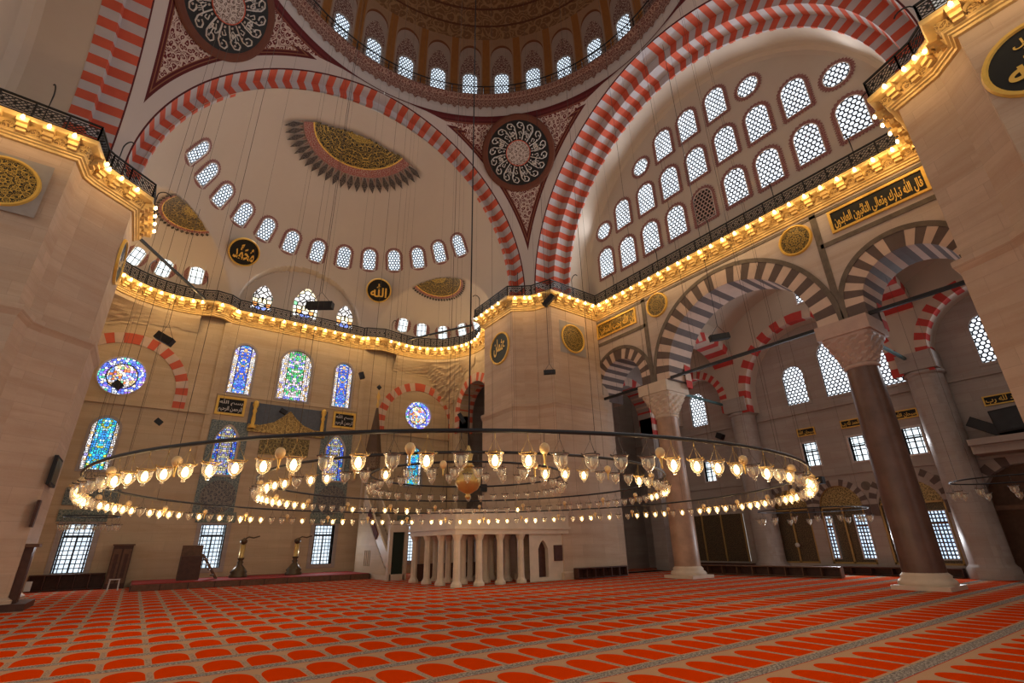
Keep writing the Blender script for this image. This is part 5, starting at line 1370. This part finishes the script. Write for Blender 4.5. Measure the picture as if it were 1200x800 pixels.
t = MB(); t.box((0,.6,.12), (.7,2.6,.24)); t.build('base', m_wood, root)
t = MB(); t.box((-.15,.1,1.2), (.35,.5,2.0)); t.build('post', m_wood, root)
t = MB(); t.box((-.1,.1,2.25), (.55,.75,.12)); t.build('top', m_wood2, root)
t = MB(); t.box((.1,.9,.75), (.18,.16,.35)); t.build('white_device', m_ivory, root)
# boards on the left pier side
fls2 = Fr((-11.72,0,0), (0,1,0), (0,0,1), (1,0,0))
root = empty('wall_screen', (-11.6,14.3,5.1), 0, 'dark square screen on the side of the left pier', 'screen')
t = MB(); t.box((0,0,0), (.12,1.7,1.15)); t.build('casing', m_speaker, root); t = MB(); t.box((.065,0,0), (.02,1.5,.95)); t.build('panel', plain('screen_green', (.03,.04,.03), .3), root)
mb = MB(); mb.box((-11.66,13.45,3.4), (.1,.35,1.0)); o = mb.build('wall_slot', m_wood); tag(o, 'narrow dark slot plate below the screen on the left pier', 'slot plate')
mb = MB(); p = on('x', XBk, 937, 642); mb.lathe([(0,0),(.14,.0),(.14,.05),(0,.05)], 20); o = mb.build('white_disc', m_ivory, None, (XBk-.2, p.y, 1.6), (0, PI/2, 0)); tag(o, 'small white round disc in front of the dark screens behind the shoe rack', 'clock')  # plain thin white disc

# ------------------------------------------------------------------ loudspeakers
pz = on('x', 24.9, 1155, 513).z
mb = MB(); mb.box((25.45, -9.9, pz-.15), (1.6, 5.8, .3)); mb.box((25.6, -9.9, pz-.5), (1.3, 5.8, .4)); o = mb.build('trim_stone_ledge', m_grey); tag(o, kind='structure')
def speaker(px, py, ax, v, L, w, tilt, yawd, label, hang=None):
    p = on(ax, v, px, py); root = empty('loudspeaker', p, R_(yawd), label, 'loudspeaker')
    t = MB(); M = Matrix.Rotation(tilt, 4, 'Y'); t.box((0,0,0), (L,w,w), 0, 0, M); t.build('cabinet', m_speaker, root)
    t = MB(); t.box((0,-w*.52,0), (L*.92,.02,w*.85), 0, 0, M); t.build('grille', m_iron, root)
    if hang:
        if hang == 'dome':
            r = hyp(p.x, p.y); hang = (39.4+13*sqrt(max(0, 1-(r/13.45)**2)) if r < 12.6 else 33.2)-p.z
        t = MB(); e = M @ Vector((L*.38,0,w/2)); f = M @ Vector((-L*.38,0,w/2)); t.tube([e, (0,0,w*2.2)], .012, 4); t.tube([f, (0,0,w*2.2)], .012, 4); t.tube([(0,0,w*2.2),(0,0,hang)], .014, 4); t.build('cable', m_iron, root)
    return root
speaker(375,358,'y',12, 1.45, .38, R_(2), -38, 'long black loudspeaker hanging in front of the middle stained window', 'dome')
speaker(193,397,'y',20, 1.0, .45, R_(28), -20, 'tilted black loudspeaker hanging above the left rose window', 9.4)
speaker(643,352,'x',12.3, 1.0, .36, R_(-48), -45, 'black loudspeaker leaning on the railing of the far pier')
speaker(644,436,'y',8.0, .72, .25, R_(-2), -38, 'small black loudspeaker hanging in front of the far pier', 'dome')
speaker(843,395,'x',13.0, .95, .28, R_(-8), -38, 'black loudspeaker hanging inside the big striped arch', 20.6)
speaker(424,440,'y',24.9, .55, .36, R_(70), -10, 'small black loudspeaker on the wall right of the three high stained windows')
speaker(541,490,'y',21.0, .9, .32, R_(60), -30, 'black loudspeaker tilted beside the opening behind the far pier')
speaker(138,437+14,'y',25.0, .5, .42, R_(40), 0, 'small black loudspeaker in front of the left rose window')
speaker(186,494,'y',25.0, .42, .3, R_(35), 0, 'small black loudspeaker on the wall right of the teal window')
speaker(332,482,'y',25.1, .5, .3, R_(25), 0, 'small black loudspeaker above the pediment of the prayer niche')
speaker(844,511,'x',26.05, .5, .4, R_(30), -90, 'small black loudspeaker on the aisle wall left of the pilaster')
speaker(1155,500,'x',25.2, 1.3, .5, R_(35), -90, 'black loudspeaker leaning on the aisle ledge at the right edge')
speaker(1187,492,'x',25.2, 1.3, 1.1, R_(-4), -90, 'large dark blue-black speaker box on the aisle ledge at the right edge')
speaker(958,563,'x',24.0, .7, .4, R_(0), -90, 'small dark hanging lamp box right of the wide chandelier')
speaker(571,572,'x',11.0, .8, .5, R_(5), -60, 'dark square box on the far pier behind the gilt globe')
# tie rods across the niches, brackets
for a, b, lab in (((160,276,'z',19.2),(240,350,'z',18.8),'left'), ((553,381,'z',19.2),(478,398,'z',18.9),'right')):
    A = on(a[2],a[3],a[0],a[1]); B = on(b[2],b[3],b[0],b[1]); mb = MB(); mb.bar(A, B, .12, .16); o = mb.build('tie_rod', m_iron); tag(o, 'straight black iron tie rod across the mouth of the %s niche' % lab, 'tie rod')

# ------------------------------------------------------------------ chandeliers
def dome_z(r): return 39.4+13.0*sqrt(max(0, 1-(r/13.45)**2))-.1
def ring_chandelier(c, R, nw, label, wire_top=None, tube=.032):
    root = empty('ring_chandelier', c, 0, label, 'chandelier')
    t = MB(); pts = [(R*cos(2*PI*k/96), R*sin(2*PI*k/96), 0) for k in range(96)]; t.tube(pts, tube, 6, closed=True); t.build('iron_ring', m_iron, root)
    for k in range(nw):
        a = 2*PI*(k+.5)/nw; t = MB(); z = (wire_top if wire_top else dome_z(R)+.3)-c[2]; t.tube([(R*cos(a),R*sin(a),0),(R*cos(a),R*sin(a),z)], .004 if not wire_top else .006, 4); t.build('suspension_wire', m_wire, root)
    return root
RINGS = [((0,0,3.42), 9.4, 28, 128, .60, 'outer'), ((0,0,3.71), 6.0, 14, 80, .30, 'middle'), ((0,0,3.98), 3.0, 7, 40, 0.0, 'inner')]
labs = ['widest iron ring of the great chandelier, crossing the whole photo', 'middle iron ring of the great chandelier', 'innermost iron ring of the great chandelier around the gilt globe']
# lamp prototypes: glass tulip with three lips, hook wires, burner
def lamp_proto(lit):
    root = empty('glass_lamp', (0,0,0))
    t = MB(); prof = [(.0,-.52),(.025,-.515),(.03,-.50),(.018,-.485),(.035,-.475),(.06,-.455),(.085,-.415),(.098,-.365),(.095,-.325),(.104,-.295),(.12,-.28)]
    t.lathe(prof, 14); t.build('glass_bowl', m_glass, root)
    h = MB(); h.tube([(.118*cos(2*PI*k/14), .118*sin(2*PI*k/14), -.28) for k in range(14)], .008, 4, closed=True)
    for k in range(3):
        a = 2*PI*k/3; h.tube([(.118*cos(a),.118*sin(a),-.282),(.145*cos(a),.145*sin(a),-.255)], .012, 4); h.tube([(.118*cos(a),.118*sin(a),-.282),(0,0,-.07)], .0028, 3)
    h.tube([(0,0,-.07),(0,0,0)], .007, 4); h.build('hanger', m_brass if lit else m_wire, root)
    b = MB(); b.lathe([(0,-.455),(.03,-.44),(.046,-.395),(.040,-.35),(.02,-.31),(0,-.30)] if lit else [(0,-.45),(.02,-.43),(.028,-.38),(.02,-.33),(0,-.31)], 10); b.build('bulb' if lit else 'dark_bulb', m_flame if lit else m_deadbulb, root)
    return root
protoL = lamp_proto(True); protoD = lamp_proto(False)
def egg_proto():
    root = empty('hanging_egg', (0,0,0))
    t = MB(); t.lathe([(0,-.32),(.035,-.315),(.062,-.28),(.072,-.24),(.065,-.20),(.04,-.17),(0,-.155)], 16); t.build('egg', m_egg, root)
    t = MB(); t.lathe([(0,-.47),(.018,-.46),(.012,-.42),(.022,-.34),(.03,-.315)], 10); t.build('tassel', m_brass, root)
    t = MB(); t.tube([(0,0,-.155),(0,0,0)], .005, 4); t.build('cord', m_iron, root); return root
protoE = egg_proto()
used = {'L':False, 'D':False, 'E':False}
def place(kind, p, label, cat, group, rz=0, s=1):
    pr_ = {'L':protoL, 'D':protoD, 'E':protoE}[kind]
    o = pr_ if not used[kind] else copy_tree(pr_); used[kind] = True
    o.location = p; o.rotation_euler = (0,0,rz); o.scale = (s,s,s); tag(o, label, cat, group); return o
rng = random.Random(11)
ll = bpy.data.lights.new('lamp_light', 'POINT'); ll.energy = 20; ll.color = (1,.72,.38); ll.shadow_soft_size = .12
for (c, R, nw, nl, frac, nm), lab in zip(RINGS, labs):
    ring_chandelier(c, R, nw, lab)
    ne = nl//4; na = nd = 0
    # count from the leftmost end of the ring (as seen): start angle faces the photo's left
    a_left = math.atan2(RT.y, RT.x)+PI
    counts = {'near lit':0, 'near unlit':0, 'far lit':0, 'far unlit':0}
    for k in range(nl):
        f = (k+.5)/nl; a = a_left+2*PI*f
        side = 'near' if f < .5 else 'far'
        edge = abs(((f*2) % 1)-.5)*2
        pf = frac
        if nm == 'middle': pf = .75 if edge > .82 else .28
        lit = rng.random() < pf
        key = side+(' lit' if lit else ' unlit'); counts[key] += 1
        place('L' if lit else 'D', (c[0]+R*cos(a), c[1]+R*sin(a), c[2]-.03), '%s lamp, %s from the %s end on the %s side of the %s ring' % ('lit' if lit else 'unlit', ordinal(counts[key]), 'left' if side == 'near' else 'right', side, nm), 'lamp', '%s glass lamps of the %s chandelier ring' % ('lit' if lit else 'unlit', nm), a)
        if lit and k % (5 if nm == 'outer' else 3) == 0:
            lo = bpy.data.objects.new('lamp_light', ll); COL.objects.link(lo); lo.location = (c[0]+R*cos(a)*.99, c[1]+R*sin(a)*.99, c[2]-.66)
    for k in range(ne if nm != 'inner' else 0):
        f = (k+.001)/ne; a = a_left+2*PI*f; side = 'near' if f < .5 else 'far'; i = k+1 if side == 'near' else k-ne//2+1
        place('E', (c[0]+R*cos(a), c[1]+R*sin(a), c[2]-(.0)), 'golden egg ornament, %s from the %s end on the %s side of the %s ring' % (ordinal(i), 'left' if side == 'near' else 'right', side, nm), 'ornament', 'hanging eggs of the chandelier')
root = empty('gilt_globe', (0,0,3.86), 0, 'large gilt globe hanging on a long chain at the centre of the chandelier', 'globe')
t = MB(); t.lathe([(0,-.58),(.05,-.56),(.10,-.48),(.05,-.42),(.14,-.38),(.30,-.28),(.40,-.10),(.42,.05),(.36,.22),(.22,.34),(.12,.40)], 28); t.build('ball', m_brass, root)
t = MB(); t.lathe([(.12,.40),(.20,.44),(.10,.55),(.16,.85),(.06,1.0),(.03,1.1)], 16); t.build('neck', m_brass, root)
t = MB(); t.tube([(0,0,1.05),(0,0,48.4)], .028, 5); t.build('chain', m_iron, root)
# curled scroll arms near the globe
# aisle ring lamps
def small_ring(c, R, n, label, key, top):
    ring_chandelier(c, R, 4, label, top, .03)
    for k in range(n):
        a = 2*PI*(k+.3)/n; place('D', (c[0]+R*cos(a), c[1]+R*sin(a), c[2]-.02), 'unlit glass lamp on the '+key+', %s going round' % ordinal(k+1), 'lamp', 'unlit lamps of the '+key, a, 1.35)
p = on('x', 22.3, 925, 599); small_ring((22.3, p.y-1.2, p.z), 2.7, 16, 'thin iron lamp ring hanging in the aisle behind the chandelier, before the bronze screens', 'aisle lamp ring before the bronze screens', 16)
p = on('x', 20.5, 1186, 561); small_ring((20.5, p.y, p.z), 2.0, 12, 'thin iron lamp ring hanging at the right edge under the right pier', 'lamp ring at the right edge', 14)
p = on('y', 20.5, 107, 611); small_ring((p.x, 20.5, p.z+.25), 1.15, 10, 'small lamp ring hanging before the floor window beside the left pier', 'small lamp ring beside the left pier', 17)

# ------------------------------------------------------------------ light
w = bpy.data.worlds.new('world'); SC.world = w; w.use_nodes = True
bg = w.node_tree.nodes['Background']; bg.inputs[0].default_value = (.95,.87,.78,1); bg.inputs[1].default_value = WORLD  # warm fill added through the unbuilt rear, stands in for bounced interior light
# daylight entering through each window: a wide spot at the pane, pointing into the hall
DAYC = {}
for fr, u, v, e in DAY:
    if e not in DAYC:
        l = bpy.data.lights.new('window_daylight', 'SPOT'); l.energy = e*DAYK; l.color = (.90,.94,1.0); l.spot_size = R_(172); l.spot_blend = 1; l.shadow_soft_size = .04; DAYC[e] = l
    o = bpy.data.objects.new('window_daylight', DAYC[e]); COL.objects.link(o); p = fr(u, v, .16); o.location = p; o.rotation_euler = fr.N.to_track_quat('-Z', 'Y').to_euler()
SC.view_settings.view_transform = 'Standard'; SC.view_settings.look = 'None'; SC.view_settings.exposure = EXPO; SC.view_settings.gamma = 1
SC.view_settings.use_curve_mapping = False
SC.cycles.use_denoising = True; SC.cycles.denoising_prefilter = 'NONE'
SC.cycles.max_bounces = 6; SC.cycles.diffuse_bounces = 3; SC.cycles.transparent_max_bounces = 12
SC.cycles.sample_clamp_indirect = 4
